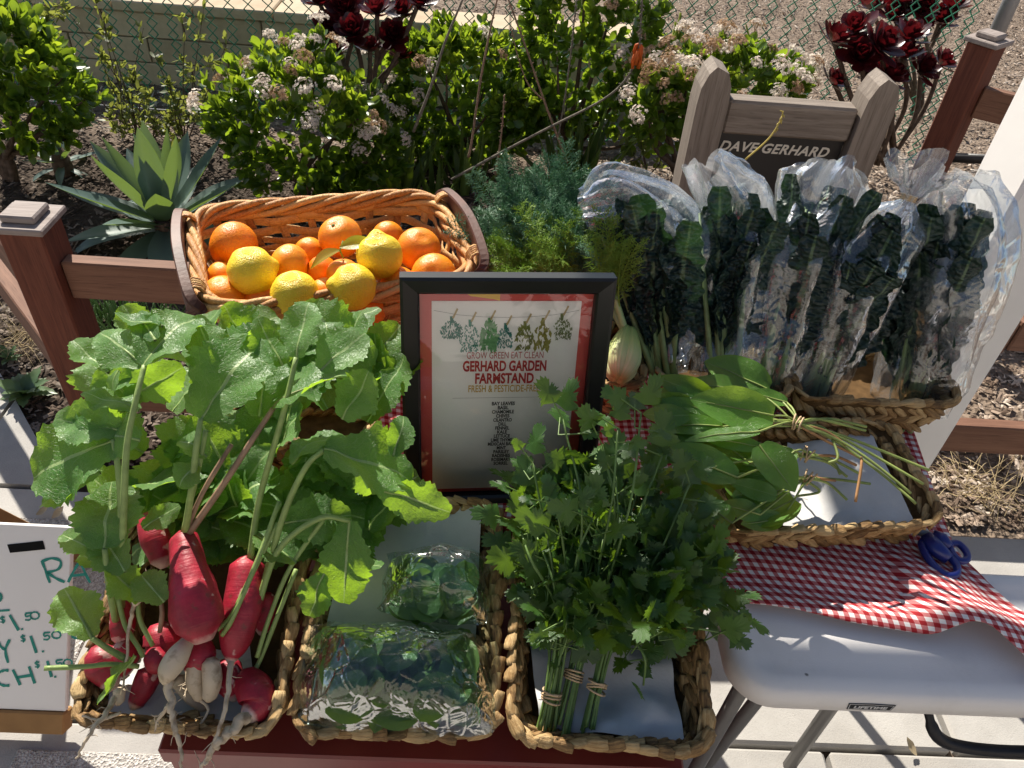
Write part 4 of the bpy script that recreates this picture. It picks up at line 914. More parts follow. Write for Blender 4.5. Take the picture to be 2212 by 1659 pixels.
for k in range(NS):
    pts = [rings[i][k] for i in range(11)]; V, F = [], []
    tg = (rings[0][(k + 1) % NS] - rings[0][k - 1]).normalized() * .0068
    for p in pts: V += [p - tg, p + tg]
    F = [(2*i, 2*i + 1, 2*i + 3, 2*i + 2) for i in range(10)]; o = put('stake', md('stake', V, F, WIC), wb); s_ = o.modifiers.new('thickness', 'SOLIDIFY'); s_.thickness = .003; s_.offset = 0
for ri in range(12):
    f = .045 + ri * .083; n = NS * 3; P = ringat(f, n); pts = []
    for k, p in enumerate(P):
        tg = (P[(k + 1) % n] - P[k - 1]).normalized(); out = Vector((tg.y, -tg.x, 0)); w_ = math.cos(math.pi * k / 3 + (math.pi if ri % 2 else 0))
        pts.append(p + out * .006 * w_ + Vector((0, 0, .011 * noise.noise(Vector((k * .13, ri * 3.3, 1))) + .003 * noise.noise(Vector((k * .5, ri, 5))))))
    V, F = [], []; hw = rd.uniform(.0062, .0112)
    for k, p in enumerate(pts):
        tg = (pts[(k + 1) % n] - pts[k - 1]).normalized(); out = Vector((tg.y, -tg.x, 0)).normalized()
        for a in range(6): an = a * math.pi / 3; V.append(p + Vector((0, 0, 1)) * hw * math.sin(an) + out * .0017 * math.cos(an))
    F = [(k*6 + a, k*6 + (a + 1) % 6, ((k + 1) % n)*6 + (a + 1) % 6, ((k + 1) % n)*6 + a) for k in range(n) for a in range(6)]
    put('weaver', md('weaver', V, F, WIC), wb)
for j in range(5):           # plaited rim
    n = 150; P = ringat(0, n); pts = []
    for k, p in enumerate(P):
        tg = (P[(k + 1) % n] - P[k - 1]).normalized(); out = Vector((tg.y, -tg.x, 0)); a = 2 * math.pi * (k * 5 / n + j / 5)
        pts.append(p + out * .0075 * math.cos(a) + Vector((0, 0, .004 + .0115 * math.sin(a))))
    pts.append(pts[0]); put('rim_strand', md('rim_strand', *tubem(pts, .0062, 6, False), WIC), wb)
put('base', md('base', *loft([[p + Vector((0, 0, .002)) for p in wring(.97)], [Vector((cz.x, cz.y, .756)) + (p - Vector((cz.x, cz.y, p.z))) * .02 for p in wring(.97)]], False, True), WIC), wb)
def handle(a, b, up, outd):
    a, b = Vector(a), Vector(b); P = bez([a + (a - b) * .10 + Vector((0, 0, -.005)), a + Vector((0, 0, up * .55)) + outd * .01, (a + b) / 2 + Vector((0, 0, up)) + outd * .016, b + Vector((0, 0, up * .55)) + outd * .01, b + (b - a) * .10 + Vector((0, 0, -.005))], 7)
    V = []; 
    for i, p in enumerate(P):
        tg = (P[min(i + 1, len(P) - 1)] - P[max(i - 1, 0)]).normalized(); s = tg.cross(Vector((0, 0, 1))).normalized(); u = s.cross(tg)
        for sx, sz in ((-1, -1), (-1, .8), (-.8, 1), (.8, 1), (1, .8), (1, -1)): V.append(p + s * .0085 * sx + u * .015 * sz)
    n = len(P); F = [(i*6 + k, i*6 + (k + 1) % 6, (i + 1)*6 + (k + 1) % 6, (i + 1)*6 + k) for i in range(n - 1) for k in range(6)] + [tuple(range(5, -1, -1)), tuple((n - 1)*6 + k for k in range(6))]
    hd = put('handle', md('handle', V, F, MAHO, False), wb)
    for e, ax in ((a, (b - a).normalized()), (b, (a - b).normalized())):
        for k in range(5):
            c = e + ax * (.004 * k - .002) + Vector((0, 0, .006 + .001 * k)); s = ax.cross(Vector((0, 0, 1))).normalized()
            pts = [c + s * .0155 * math.cos(q_ * math.pi / 6) + Vector((0, 0, 1)) * .023 * math.sin(q_ * math.pi / 6) + ax * .006 * math.sin(q_ * math.pi / 6) for q_ in range(13)]
            put('binding', md('binding', *tubem(pts, .0028, 6, False), WIC), hd)
u_ = (CC[1] - CC[0]).normalized()
handle(CC[0].lerp(CC[3], .12) - u_ * .006, CC[3].lerp(CC[0], .12) - u_ * .006, .030, -u_); handle(CC[1].lerp(CC[2], .12) + u_ * .006, CC[2].lerp(CC[1], .12) + u_ * .006, .030, u_)
# ================================================================ PRODUCE
def uvs(nu=20, nv=14, f=None):
    V = [(0, 0, -1)]; F = []
    for j in range(1, nv):
        p = math.pi * j / nv
        for i in range(nu): a = 2 * math.pi * i / nu; V.append((math.sin(p) * math.cos(a), math.sin(p) * math.sin(a), -math.cos(p)))
    V.append((0, 0, 1)); n = len(V) - 1
    for i in range(nu):
        i2 = (i + 1) % nu; F.append((0, 1 + i2, 1 + i)); F.append((n, n - nu + i, n - nu + i2))
        for j in range(nv - 2): a = 1 + j * nu; F.append((a + i, a + i2, a + nu + i2, a + nu + i))
    return [Vector(f(Vector(v)) if f else v) for v in V], F
# ---- citrus
def m_peel(name, a, b, bs):
    t = NT(name); c = t.coord(); r = t.rnd(); n = t.noise(c, 3, 2)
    col = t.ramp(t.math('ADD', t.math('MULTIPLY', n, .6), t.math('MULTIPLY', r, .4)), [(.25, a), (.75, b)]); v = t.vor(c, 26, 'SMOOTH_F1')
    return t.done(t.bsdf(col, .38, .45, t.bump(t.math('ADD', v, t.noise(c, 5, 3)), bs, .06), Subsurface_Weight=.12, Subsurface_Radius=(.5, .2, .05), Subsurface_Scale=.012))
ORP = m_peel('orange_peel', (.80, .19, .004), (.92, .34, .01), .18); LEP = m_peel('lemon_peel', (.86, .56, .015), (.93, .70, .04), .30); STEMB = m_plain('stem_button', (.2, .22, .07), .8, .2, .3, 90)
def orf(v):
    d = 1 - .10 * math.exp(-((1 - v.z) / .035)) ; return Vector((v.x, v.y, v.z * .93)) * d * (1 + .02 * noise.noise(v * 1.5))
def lef(v):
    n = .16 * math.exp(-((1 - v.z) / .05)) ; return Vector((v.x, v.y, v.z * (1.0 + n))) * (1 + .045 * noise.noise(v * 2.2) - .05 * math.exp(-((v.z - .86) / .08) ** 2))
OM = md('peel', *uvs(28, 20, orf), ORP); LM = md('peel', *uvs(28, 20, lef), LEP)
BT = md('stem_button', *tubem([(0, 0, -.05), (0, 0, .03)], [.11, .07], 6), STEMB)
CLEAF = m_leaf('citrus_leaf', (.10, .15, .012), (.2, .26, .02), (.6, .62, .05), .4, .3, .6, ((.5, .55, .1), .5), 9)
rd = random.Random(21)
def citrus(kind, lab, px, py, d, z, ax=None, btn=0):
    c = PZ(px, py, z + .012); r = d / 2 * pxm(c) * 1.06; a = Vector(ax) if ax else rvec(rd)
    t = thing(kind, lab, kind, (c.x, c.y, c.z - r), 'citrus fruit heaped in the willow basket'); M = frame(c, a.orthogonal(), a, r)
    b = put('peel', LM if kind == 'lemon' else OM, t, M)
    if btn: put('stem_button', BT, t, frame(c + a.normalized() * r * (.86 if kind == 'orange' else 1.12), a.orthogonal(), a, r))
    return t, c, r
citrus('orange', 'deep orange fruit in the basket corner beside the dark handle binding', 505, 530, 98, .905)
citrus('orange', 'high orange with green stem button against the basket back', 735, 512, 88, .92, (-.25, -.35, .9), 1)
citrus('orange', 'deep orange fruit beside the topmost lemon near the handle', 905, 538, 90, .915, (.2, -.3, .8))
citrus('orange', 'bright orange just behind the top bar of the picture frame', 937, 596, 92, .90)
citrus('orange', 'orange between the two lemons at mid basket', 627, 572, 84, .905)
citrus('orange', 'shaded orange low against the basket back', 668, 545, 62, .885); citrus('orange', 'shaded orange peeping from behind the topmost lemon', 838, 512, 66, .885)
citrus('orange', 'small orange beneath the pointed yellow leaf', 697, 585, 62, .895); mt, mc, mr = citrus('orange', 'mandarin with a leafy stalk on top of the heap', 742, 592, 68, .91, (-.1, .3, .9), 1)
citrus('orange', 'orange in the front corner beside the rattan binding', 487, 645, 96, .885); citrus('orange', 'orange nestled between two front lemons', 566, 652, 76, .88)
citrus('orange', 'orange half hidden behind the black frame edge', 862, 622, 86, .89); citrus('orange', 'small orange tucked behind the knobbly lemon', 703, 634, 66, .885)
citrus('orange', 'orange wedged under the lemon by the handle', 482, 598, 64, .88); citrus('orange', 'orange showing just above the front basket rim', 725, 672, 70, .875); citrus('orange', 'orange peeping over the rim behind radish leaves', 800, 668, 70, .872)
citrus('orange', 'orange under the heap seen through the basket side', 600, 690, 80, .84); citrus('orange', 'orange at the heap bottom behind the front weave', 520, 695, 80, .84); citrus('orange', 'orange at the bottom of the heap beside the frame', 690, 705, 80, .835)
citrus('lemon', 'round yellow lemon resting against the corner orange', 545, 586, 100, .925); citrus('lemon', 'tall yellow lemon with a dimpled top, highest of the heap', 820, 552, 94, .945, (-.1, .25, .95))
citrus('lemon', 'rough yellow lemon at the front of the heap', 637, 637, 97, .915); citrus('lemon', 'knobbly yellow lemon with a nub pointing sideways', 763, 620, 94, .925, (-1, -.2, .15), 1)
V, F, U = sheet(.060, lambda t: .0125 * math.sin(math.pi * min(1, .03 + .97 * t)) + .0004, -.5, .35, 12, 6); clm = md('leaf', V, F, CLEAF, True, U)
j = mc + Vector((-.004, .008, mr + .012)); MB().tube([mc + Vector((0, .01, mr * .85)), j, j + Vector((.004, .01, .012))], .0016, 6).put('stalk', STEMB, mt, True)
put('leaf', clm, mt, frame(j, PZ(640, 572, .93) - j, (0, -.2, 1), 1.1)); put('leaf', clm, mt, frame(j + Vector((0, 0, .006)), PZ(800, 520, .985) - j, (-.2, -.5, .8), .95))

# ---- plane of the tilted front baskets
TN = Vector((0, -.249, .968)).normalized()
def PT(x, y, h=0):
    d = ray(x, y); p0 = Vector((0, .384, .768)) + TN * h; return CAM + d * ((p0 - CAM).dot(TN) / d.dot(TN))

# ---- paper towels
TOW = m_plain('paper_towel', (.55, .545, .54), .9, .1, .04, 40, .35, .0012)
def towel(lab, C, seed, amp=.006, n=16):
    C = [Vector(c) for c in C]; V, F = [], []; N = (C[1] - C[0]).cross(C[3] - C[0]).normalized()
    for j_ in range(n + 1):
        for i in range(n + 1):
            a, b = i / n, j_ / n; p = C[0].lerp(C[1], a).lerp(C[3].lerp(C[2], a), b)
            V.append(p + N * amp * noise.noise(Vector((a * 3 + seed, b * 3, seed))) + N * .012 * (max(0, abs(a - .5) - .38) / .12) ** 2 * (.4 + noise.noise(Vector((b * 2, seed, 0)))) + N * (.003 * noise.noise(Vector((a * 9, b * 9, seed))) + .0035 * abs(noise.noise(Vector((a * 6 + 3, b * 6, seed)))))); 
    m = n + 1; F = [(q*m + i, q*m + i + 1, (q+1)*m + i + 1, (q+1)*m + i) for q in range(n) for i in range(n)]
    return tag(put('paper_towel', md('paper_towel', V, F, TOW)), lab, 'paper towel')
towel('grey-white paper towel lining the basil basket', [PT(690, 1430, -.05), PT(1025, 1430, -.05), PT(1040, 1098, -.012), PT(770, 1085, -.015)], 1)
towel('white paper towel lining the cilantro basket', [PT(1165, 1568, -.035), PT(1478, 1612, -.030), PT(1440, 1385, -.05), PT(1140, 1360, -.05)], 2, .018)
towel('white paper towel in the sorrel basket under the stems', [PZ(1690, 1140, .782), PZ(1975, 1140, .800), PZ(1880, 935, .80), PZ(1700, 960, .785)], 3)
towel('thin paper scrap under the radish roots', [PT(225, 1575, -.03), PT(560, 1560, -.05), PT(540, 1400, -.055), PT(260, 1400, -.055)], 4, .014)

# ---- radishes
def m_radish(whole=False):
    t = NT('radish_skin'); c = t.coord('UV'); u, v, _ = t.sep(c); o = t.coord(); n = t.noise(o, 60, 4); sc = t.noise(o, 38, 3, .6)
    col = t.ramp(t.noise(o, 26, 4, .65), [(.34, (.22, .006, .018)), (.7, (.44, .02, .045))])
    tip = t.ramp(t.math('ADD', v, t.math('MULTIPLY', t.math('SUBTRACT', n, .5), .12)), [(.97, 0.), (1., .5)] if whole else [(.86, 0.), (.97, 1.)])
    col = t.mix(tip, col, (.66, .52, .44)); col = t.mix(t.ramp(sc, [(.62, 0.), (.66, .7)]), col, (.62, .42, .38))
    col = t.mix(t.ramp(t.noise(o, 90, 3), [(.58, 0.), (.72, .55)]), col, (.10, .05, .03))
    return t.done(t.bsdf(col, t.math('ADD', .36, t.math('MULTIPLY', n, .25)), .45, t.bump(t.math('ADD', n, t.math('MULTIPLY', t.noise(t.map(c, (2, 40, 1)), 1, 2), .4)), .35, .004), Subsurface_Weight=.1, Subsurface_Radius=(.4, .1, .1), Subsurface_Scale=.01))
RAD = m_radish(); RADR = m_radish(True)
def m_root():
    t = NT('pale_root'); o = t.coord(); n = t.noise(o, 60, 4)
    col = t.mix(t.ramp(n, [(.5, 0.), (.68, .75)]), (.56, .46, .33), (.16, .10, .055)); return t.done(t.bsdf(col, .7, .3, t.bump(n, .5, .003)))
ROOT = m_root()
def swell(P, rads, n=14, sub=5, seed=0, lump_=.14):
    """smooth swelling body along a path with rounded ends; uv v runs crown to tip"""
    P = [Vector(p) for p in P]; R3 = bez([Vector((r, 0, 0)) for r in rads], sub); C = bez(P, sub); m = len(C); V, F, U = [], [], []
    C = [C[0] - (C[1] - C[0]).normalized() * rads[0] * .5] + C + [C[-1] + (C[-1] - C[-2]).normalized() * rads[-1] * .7]; rr = [rads[0] * .45] + [q.x for q in R3] + [rads[-1] * .35]
    a = (C[1] - C[0]).orthogonal().normalized()
    for i, c in enumerate(C):
        t = (C[min(i + 1, len(C) - 1)] - C[max(i - 1, 0)]).normalized(); a = (a - t * a.dot(t)).normalized(); b = t.cross(a)
        for k in range(n):
            an = 2 * math.pi * k / n; d = a * math.cos(an) + b * math.sin(an); V.append(c + d * rr[i] * (1 + lump_ * noise.noise(c * 40 + d * 1.2 + Vector((seed, 0, 0))))); U.append((k / n, i / (len(C) - 1)))
    for i in range(len(C) - 1):
        for k in range(n): k2 = (k + 1) % n; F.append((i*n + k, i*n + k2, (i+1)*n + k2, (i+1)*n + k))
    F += [tuple(range(n - 1, -1, -1)), tuple((len(C) - 1) * n + k for k in range(n))]; return V, F, U
PX = .00056
def tail(pts, r0, t, mat=None, fuzz=6, seed=0):
    P = bez([PT(x, y, h) for x, y, h in pts], 6); n = len(P); rd = random.Random(seed)
    P = [p + rvec(rd) * r0 * .35 for p in P]; m = MB().tube(P, [r0 * (1 - .85 * i / n) + .0004 for i in range(n)], 7)
    for k in range(fuzz):
        i = rd.randrange(2, n - 1); d = rvec(rd); m.tube([P[i], P[i] + d * .008, P[i] + d * .014 + rvec(rd) * .005], [.0006, .0005, .0002], 4, False)
    return m.put('root_hair' if r0 < .002 else 'taproot', mat or ROOT, t, True)
def radish(lab, pts, rads, tails=(), mat=None, seed=0):
    P = [PT(x, y, h) for x, y, h in pts]; t = thing('radish', lab, 'radish', tuple(P[-1]), 'radishes heaped in the front basket')
    put('root', md('root', *swell(P, [r * PX for r in rads], seed=seed)[:2], mat or RAD, True, swell(P, [r * PX for r in rads], seed=seed)[2]), t)
    for k, (tp, r) in enumerate(tails): tail(tp, r * PX, t, None, 7, seed + k)
    return t
rA = radish('largest dark red radish with pale scars lying on top', [(398, 1162, .075), (408, 1225, .075), (420, 1300, .07), (432, 1352, .06)], [27, 36, 50, 46], [], RADR, 1)
rB = radish('long red radish with white tip and trailing root', [(535, 1222, .04), (528, 1285, .035), (517, 1350, .025), (505, 1400, .015), (499, 1425, .01)], [36, 39, 37, 26, 12], [([(499, 1425, .012), (496, 1470, .02), (483, 1545, .02), (455, 1620, .01), (425, 1670, 0)], 6)], None, 2)
rC = radish('plump red radish with pale curved tip near the basket corner', [(530, 1465, -.015), (552, 1495, -.01), (555, 1525, -.01), (535, 1545, -.005)], [28, 36, 33, 18], [([(537, 1543, -.004), (505, 1572, .006), (472, 1600, .01), (450, 1635, .005), (430, 1665, 0)], 13)], None, 3)
radish('round red radish in the middle of the heap with pale base', [(425, 1392, .015), (428, 1425, .012), (418, 1450, .005)], [30, 33, 20], [([(415, 1450, .004), (405, 1480, 0), (398, 1510, 0)], 3)], None, 4)
radish('small round red radish with creamy underside', [(330, 1412, .02), (345, 1430, .018), (362, 1440, .015)], [20, 24, 14], [], None, 5)
radish('slim pink radish lying deep in the basket', [(325, 1455, -.02), (308, 1490, -.025), (292, 1520, -.03)], [24, 23, 17], [], None, 6)
radish('red radish against the basket side under a fallen leaf', [(215, 1410, .0), (225, 1445, -.01), (240, 1475, -.015)], [30, 34, 22], [], None, 7)
radish('dark red radish behind the heap beside the basket side', [(268, 1395, .0), (268, 1425, -.01), (262, 1450, -.02)], [24, 28, 20], [], None, 8)
radish('dark red radish shaded beneath the largest radish', [(345, 1365, .01), (350, 1395, .005), (340, 1420, .0)], [34, 38, 24], [], None, 9)
radish('bright red radish crown half hidden by leaves', [(322, 1120, .06), (335, 1165, .055), (350, 1210, .045)], [24, 30, 24], [], None, 10)
radish('red radish shaded behind the curved one', [(490, 1440, -.02), (497, 1475, -.02), (505, 1500, -.025)], [28, 30, 20], [], None, 11)
radish('muddy cream root with forked tails hanging over the rim', [(405, 1385, .04), (385, 1415, .042), (365, 1448, .038), (358, 1470, .03)], [14, 21, 20, 12], [([(360, 1465, .03), (368, 1510, .025), (375, 1560, .02), (388, 1610, .01), (392, 1670, .0)], 9), ([(368, 1520, .025), (345, 1550, .012), (335, 1580, .0)], 4)], ROOT, 12)
radish('cream segmented root standing beside its twin', [(422, 1430, .02), (420, 1470, .01), (430, 1508, -.005)], [15, 17, 10], [([(430, 1508, -.004), (450, 1535, -.01), (420, 1570, -.012), (360, 1545, -.01)], 3)], ROOT, 13)
radish('cream blunt root with soil rings', [(455, 1430, .02), (458, 1470, .012), (452, 1505, .0)], [18, 20, 15], [], ROOT, 14)
radish('tan root lying under the cream twins', [(385, 1470, -.02), (415, 1505, -.03), (440, 1530, -.04)], [17, 16, 9], [], ROOT, 15)
radish('small cream root beside the fallen leaf', [(258, 1492, .0), (256, 1515, -.005)], [12, 11], [([(250, 1505, .0), (225, 1545, .012), (190, 1590, .02), (165, 1640, .005)], 6), ([(262, 1540, .005), (215, 1555, .012), (178, 1545, .015)], 3)], ROOT, 16)
radish('thin white rootlet hanging among the leaf stems', [(320, 1262, .07), (300, 1285, .07), (292, 1305, .066)], [6, 13, 6], [([(292, 1300, .066), (280, 1350, .05), (272, 1430, .03), (262, 1500, .02)], 4), ([(318, 1265, .07), (330, 1240, .07)], 5)], ROOT, 17)

RLEAF = m_leaf('radish_leaf', (.045, .15, .03), (.145, .30, .085), (.46, .74, .035), .45, .43, .55, ((.50, .64, .28), .8), 6, 24, .55, .005, None, .3)
PST = m_plain('pale_green_stem', (.24, .33, .10), .5, .4, .2, 60, .2); RST = m_plain('reddish_stem', (.27, .17, .11), .5, .4, .35, 40, .2)
def rl_shape(L, W, seed, lobes=1, bend=-.7, cup=.25):
    rd = random.Random(seed); ph = rd.random() * 6
    def wf(t):
        q = math.sin(math.pi * min(1, (t * .93 + .04)) ** .8) ** .62
        low = .66 + .34 * max(0, min(1, (t - .18) / .25)) if lobes else 1
        return max(.0008, W * q * low * (1 + .055 * math.sin(t * 17 + ph) + .03 * math.sin(t * 37 + ph * 2)))
    def edge(t, s): return .085 * math.sin(t * 62 + (2 if s > 0 else 0) + ph) + .05 * noise.noise(Vector((t * 9, s * 3, seed)))
    return sheet(L, wf, bend, cup, 26, 10, rd.uniform(.08, .20), rd.uniform(1.0, 2.0), .006, seed, edge)
LV = [0]
def rleaf(t, b, tip, hw, hb, ht, roll=0., bend=None, cup=None, stem=None, mat=None, T=True):
    """one leaf: base and tip pixels with heights above the basket plane, half width in pixels"""
    LV[0] += 1; s = LV[0]; rd = random.Random(s * 7)
    B = PT(*b, hb); E = PT(*tip, ht); L = (E - B).length; W = 1.16 * hw * (pxm(B) + pxm(E)) / 2
    V, F, U = rl_shape(L * 1.10, W, s, 1, rd.uniform(-1.1, .2) if bend is None else bend, rd.uniform(-.1, .4) if cup is None else cup)
    y = (E - B).normalized(); n = (-(FWD) * .55 + Vector((0, 0, .7)) + sdir * .2 + rvec(rd) * .45); n = Matrix.Rotation(roll, 3, y) @ n
    lf = put('leaf', md('leaf', V, F, RLEAF, True, U), t, frame(B, y, n))
    M = frame(B, y, n); m = 27; mid = [M @ (Vector(V[i * 11 + 5]) + Vector((0, 0, -.0012))) for i in range(m)]
    rib = mid[:22]; put('midrib', md('midrib', *tubem(rib, [.0022 * (1 - .85 * i / 22) for i in range(22)], 5, False), mat or PST), lf)
    if stem:
        P = bez([PT(*q_) for q_ in stem] + [B], 6); put('stem', md('stem', *tubem(P, [.0042 - .0014 * i / len(P) for i in range(len(P))], 7), mat or PST), t)
# leaves belong to the radish they spring from
h0 = .09
rleaf(rA, (434, 905), (540, 728), 78, .20, .24, .2, -.5, .3, [(400, 1150, .085), (415, 1050, .15), (425, 960, .19)])
rleaf(rA, (590, 882), (712, 765), 72, .19, .22, -.3, -.7, .2, [(408, 1152, .085), (480, 1050, .13), (545, 950, .17)], RST)
rleaf(rA, (450, 985), (400, 930), 32, .17, .19, .5); rleaf(rA, (425, 1000), (378, 1040), 34, .17, .17, .3)
rL = radish('red radish buried under the leaves overhanging the price board', [(262, 1310, .02), (265, 1350, .01), (262, 1380, .0)], [20, 26, 18], [], None, 18)
rleaf(rL, (312, 790), (395, 652), 62, .24, .26, 0, -.8, .3, [(262, 1310, .03), (268, 1090, .15), (275, 960, .2), (295, 860, .23)])
rleaf(rL, (308, 788), (212, 708), 46, .24, .24, .2); rleaf(rL, (322, 778), (408, 745), 30, .24, .24, -.4); rleaf(rL, (350, 700), (262, 690), 30, .25, .24, .5)
rleaf(rL, (335, 735), (290, 660), 30, .25, .25, .1)
rleaf(rL, (245, 950), (52, 1020), 86, .17, .14, .0, -.35, .1, [(255, 1330, .03), (262, 1120, .12), (255, 1010, .16)])
rleaf(rL, (262, 930), (120, 900), 48, .17, .17, -.1, -.3); rleaf(rL, (215, 1020), (85, 1075), 40, .14, .12, .0, -.3); rleaf(rL, (300, 950), (205, 930), 44, .18, .18, -.6)
rleaf(rL, (226, 1185), (232, 1050), 78, .11, .13, .0, -.2, .05, [(250, 1340, .03), (235, 1260, .08)])
rleaf(rL, (222, 1200), (136, 1152), 30, .10, .09, .0, -.2); rleaf(rL, (215, 1225), (172, 1190), 20, .09, .08, 0)
rleaf(rL, (198, 1378), (142, 1275), 46, .06, .07, .0, -.2, .05, [(285, 1430, .02), (240, 1405, .04)])
rleaf(rL, (272, 1235), (212, 1155), 42, .10, .11, -.4); rleaf(rL, (300, 1300), (250, 1225), 40, .07, .10, .3); rleaf(rL, (290, 1415), (202, 1500), 34, .05, .04, .6, -.4, .3)
rleaf(rA, (308, 1140), (378, 1096), 24, .11, .12, .2); rleaf(rL, (355, 1300), (300, 1240), 34, .08, .10, -.3)
rR = radish('red radish hidden under the drooping leaves beside the basil', [(575, 1290, -.01), (572, 1330, -.02), (566, 1360, -.03)], [20, 24, 16], [], None, 19)
rleaf(rR, (700, 972), (895, 1010), 70, .17, .14, -.1, -.5, .25, [(560, 1300, .02), (610, 1120, .11), (660, 1010, .16)])
rleaf(rR, (820, 1055), (960, 1105), 44, .12, .09, .4); rleaf(rR, (755, 1125), (738, 1310), 52, .10, .045, -.2, -.6, .1, [(550, 1330, .02), (600, 1190, .08), (690, 1120, .11)])
rleaf(rR, (605, 1130), (748, 1112), 48, .10, .10, .2); rleaf(rR, (700, 1240), (660, 1330), 36, .06, .03, .2); rleaf(rR, (640, 1215), (560, 1150), 36, .07, .08, 0)
rleaf(rB, (640, 772), (655, 650), 42, .23, .26, .3, -.6, .2, [(540, 1210, .05), (560, 1080, .10), (610, 900, .19)]); rleaf(rB, (692, 800), (775, 712), 50, .22, .24, -.2)
rleaf(rB, (740, 905), (798, 812), 50, .18, .21, .1); rleaf(rB, (560, 900), (575, 745), 52, .18, .22, .4); rleaf(rB, (235, 805), (165, 742), 34, .21, .21, .1)
rleaf(rB, (470, 800), (430, 690), 42, .21, .23, .3); rleaf(rB, (625, 1000), (705, 900), 48, .15, .17, -.4); rleaf(rB, (300, 880), (190, 850), 34, .19, .19, .4)
rleaf(rB, (490, 790), (505, 690), 40, .20, .22, -.4); rleaf(rB, (610, 790), (560, 700), 42, .20, .22, .2); rleaf(rB, (720, 760), (700, 690), 36, .21, .23, .2); rleaf(rB, (850, 985), (880, 900), 28, .15, .17, .2)
rleaf(rB, (255, 800), (225, 870), 30, .19, .17, .2); rleaf(rR, (790, 985), (820, 1075), 40, .13, .10, -.5)
rd = random.Random(77); hosts = [rA, rL, rR, rB]
for k in range(64):
    x, y = rd.uniform(220, 830), rd.uniform(730, 1200)
    if x < 330 and y < 800: continue
    a = rd.uniform(-2.6, -.4); l = rd.uniform(90, 140); hh = max(.02, .18 - (y - 730) / 420 * .10) - rd.uniform(.03, .07)
    rleaf(rd.choice(hosts), (x, y), (x + l * math.cos(a), y + l * math.sin(a)), rd.uniform(42, 66), hh - .02, hh + .02, rd.uniform(-.8, .8))
for k in range(34):
    x, y = rd.uniform(330, 800), rd.uniform(1010, 1230); a = rd.uniform(-3.0, .3); l = rd.uniform(90, 140); hh = .05 - (y - 1010) / 220 * .05
    rleaf(rd.choice(hosts), (x, y), (x + l * math.cos(a), y + l * math.sin(a) * .7), rd.uniform(40, 62), hh - .015, hh + .015, rd.uniform(-.5, .5))
for pts, mt_ in (([(604, 1083, .11), (560, 1200, .09), (505, 1330, .06), (480, 1372, .04)], PST), ([(600, 1130, .10), (545, 1240, .07), (500, 1330, .05), (470, 1360, .04)], PST), ([(700, 1120, .10), (625, 1230, .06), (580, 1340, .02), (555, 1420, .0)], PST), ([(640, 1230, .05), (600, 1330, .02), (560, 1430, -.01), (540, 1460, -.01)], PST), ([(300, 1250, .07), (300, 1330, .05), (330, 1395, .03)], PST), ([(255, 1290, .06), (270, 1350, .04), (300, 1400, .03), (310, 1420, .025)], PST), ([(340, 1260, .07), (350, 1320, .05), (345, 1365, .03)], RST), ([(300, 1440, .02), (240, 1435, .035), (185, 1440, .045), (95, 1444, .06)], PST), ([(400, 1150, .085), (440, 1060, .13), (500, 960, .16)], RST), ([(395, 1150, .085), (425, 1030, .15), (445, 930, .19)], PST)):
    P = bez([PT(*q_) for q_ in pts], 6); put('stem', md('stem', *tubem(P, [.0028 + .0012 * math.sin(i) * .1 for i in range(len(P))], 7), mt_), rd.choice(hosts))
# ---- cilantro
CIL = m_leaf('cilantro_leaf', (.015, .055, .011), (.048, .118, .023), (.30, .52, .025), .30, .36, .55, None, sc=40, bump=.3, hue=.4)
CST = m_plain('cilantro_stem', (.12, .20, .05), .45, .45, .2, 60, .15); RUB = m_plain('rubber_band', (.52, .37, .22), .6, .3, .1, 40)
def cil_leaf(seed):
    rd = random.Random(seed); V = [Vector((0, 0, 0)), Vector((0, .42, 0))]; ring = []; n = 54
    for k in range(n + 1):
        a = R(-128 + 256 * k / n); lob = .58 + .42 * max(abs(math.cos(a * 1.28)) ** 1.6, 0); lob *= (1 - .14 * abs(a) / 2.2)
        cut = 1 - .45 * math.exp(-((abs(a) - .72) / .10) ** 2) - .30 * math.exp(-((abs(a) - 1.75) / .12) ** 2)
        th = 1 + .13 * (1 if k % 3 == 1 else -.5 if k % 3 == 0 else 0); r = .60 * lob * cut * th * rd.uniform(.94, 1.06)
        V.append(Vector((math.sin(a) * r * 1.05, .42 + math.cos(a) * r, 0))); ring.append(len(V) - 1)
    inner = []
    for i in ring: p = V[1].lerp(V[i], .5); V.append(p); inner.append(len(V) - 1)
    for v in V: rr = (v - V[1]).length; v.z = .10 * noise.noise(v * 2.4 + Vector((seed * 5, 0, 0))) - .22 * rr * rr + .05 * abs(v.x)
    F = []
    for k in range(n): F.append((1, inner[k], inner[k + 1])); F.append((inner[k], ring[k], ring[k + 1], inner[k + 1]))
    F.append((1, inner[n], 0)); F.append((1, 0, inner[0])); F.append((inner[n], ring[n], 0)); F.append((inner[0], 0, ring[0]))
    return md('leaf', V, [tuple(reversed(f)) for f in F], CIL)
CLM = [cil_leaf(k) for k in range(6)]
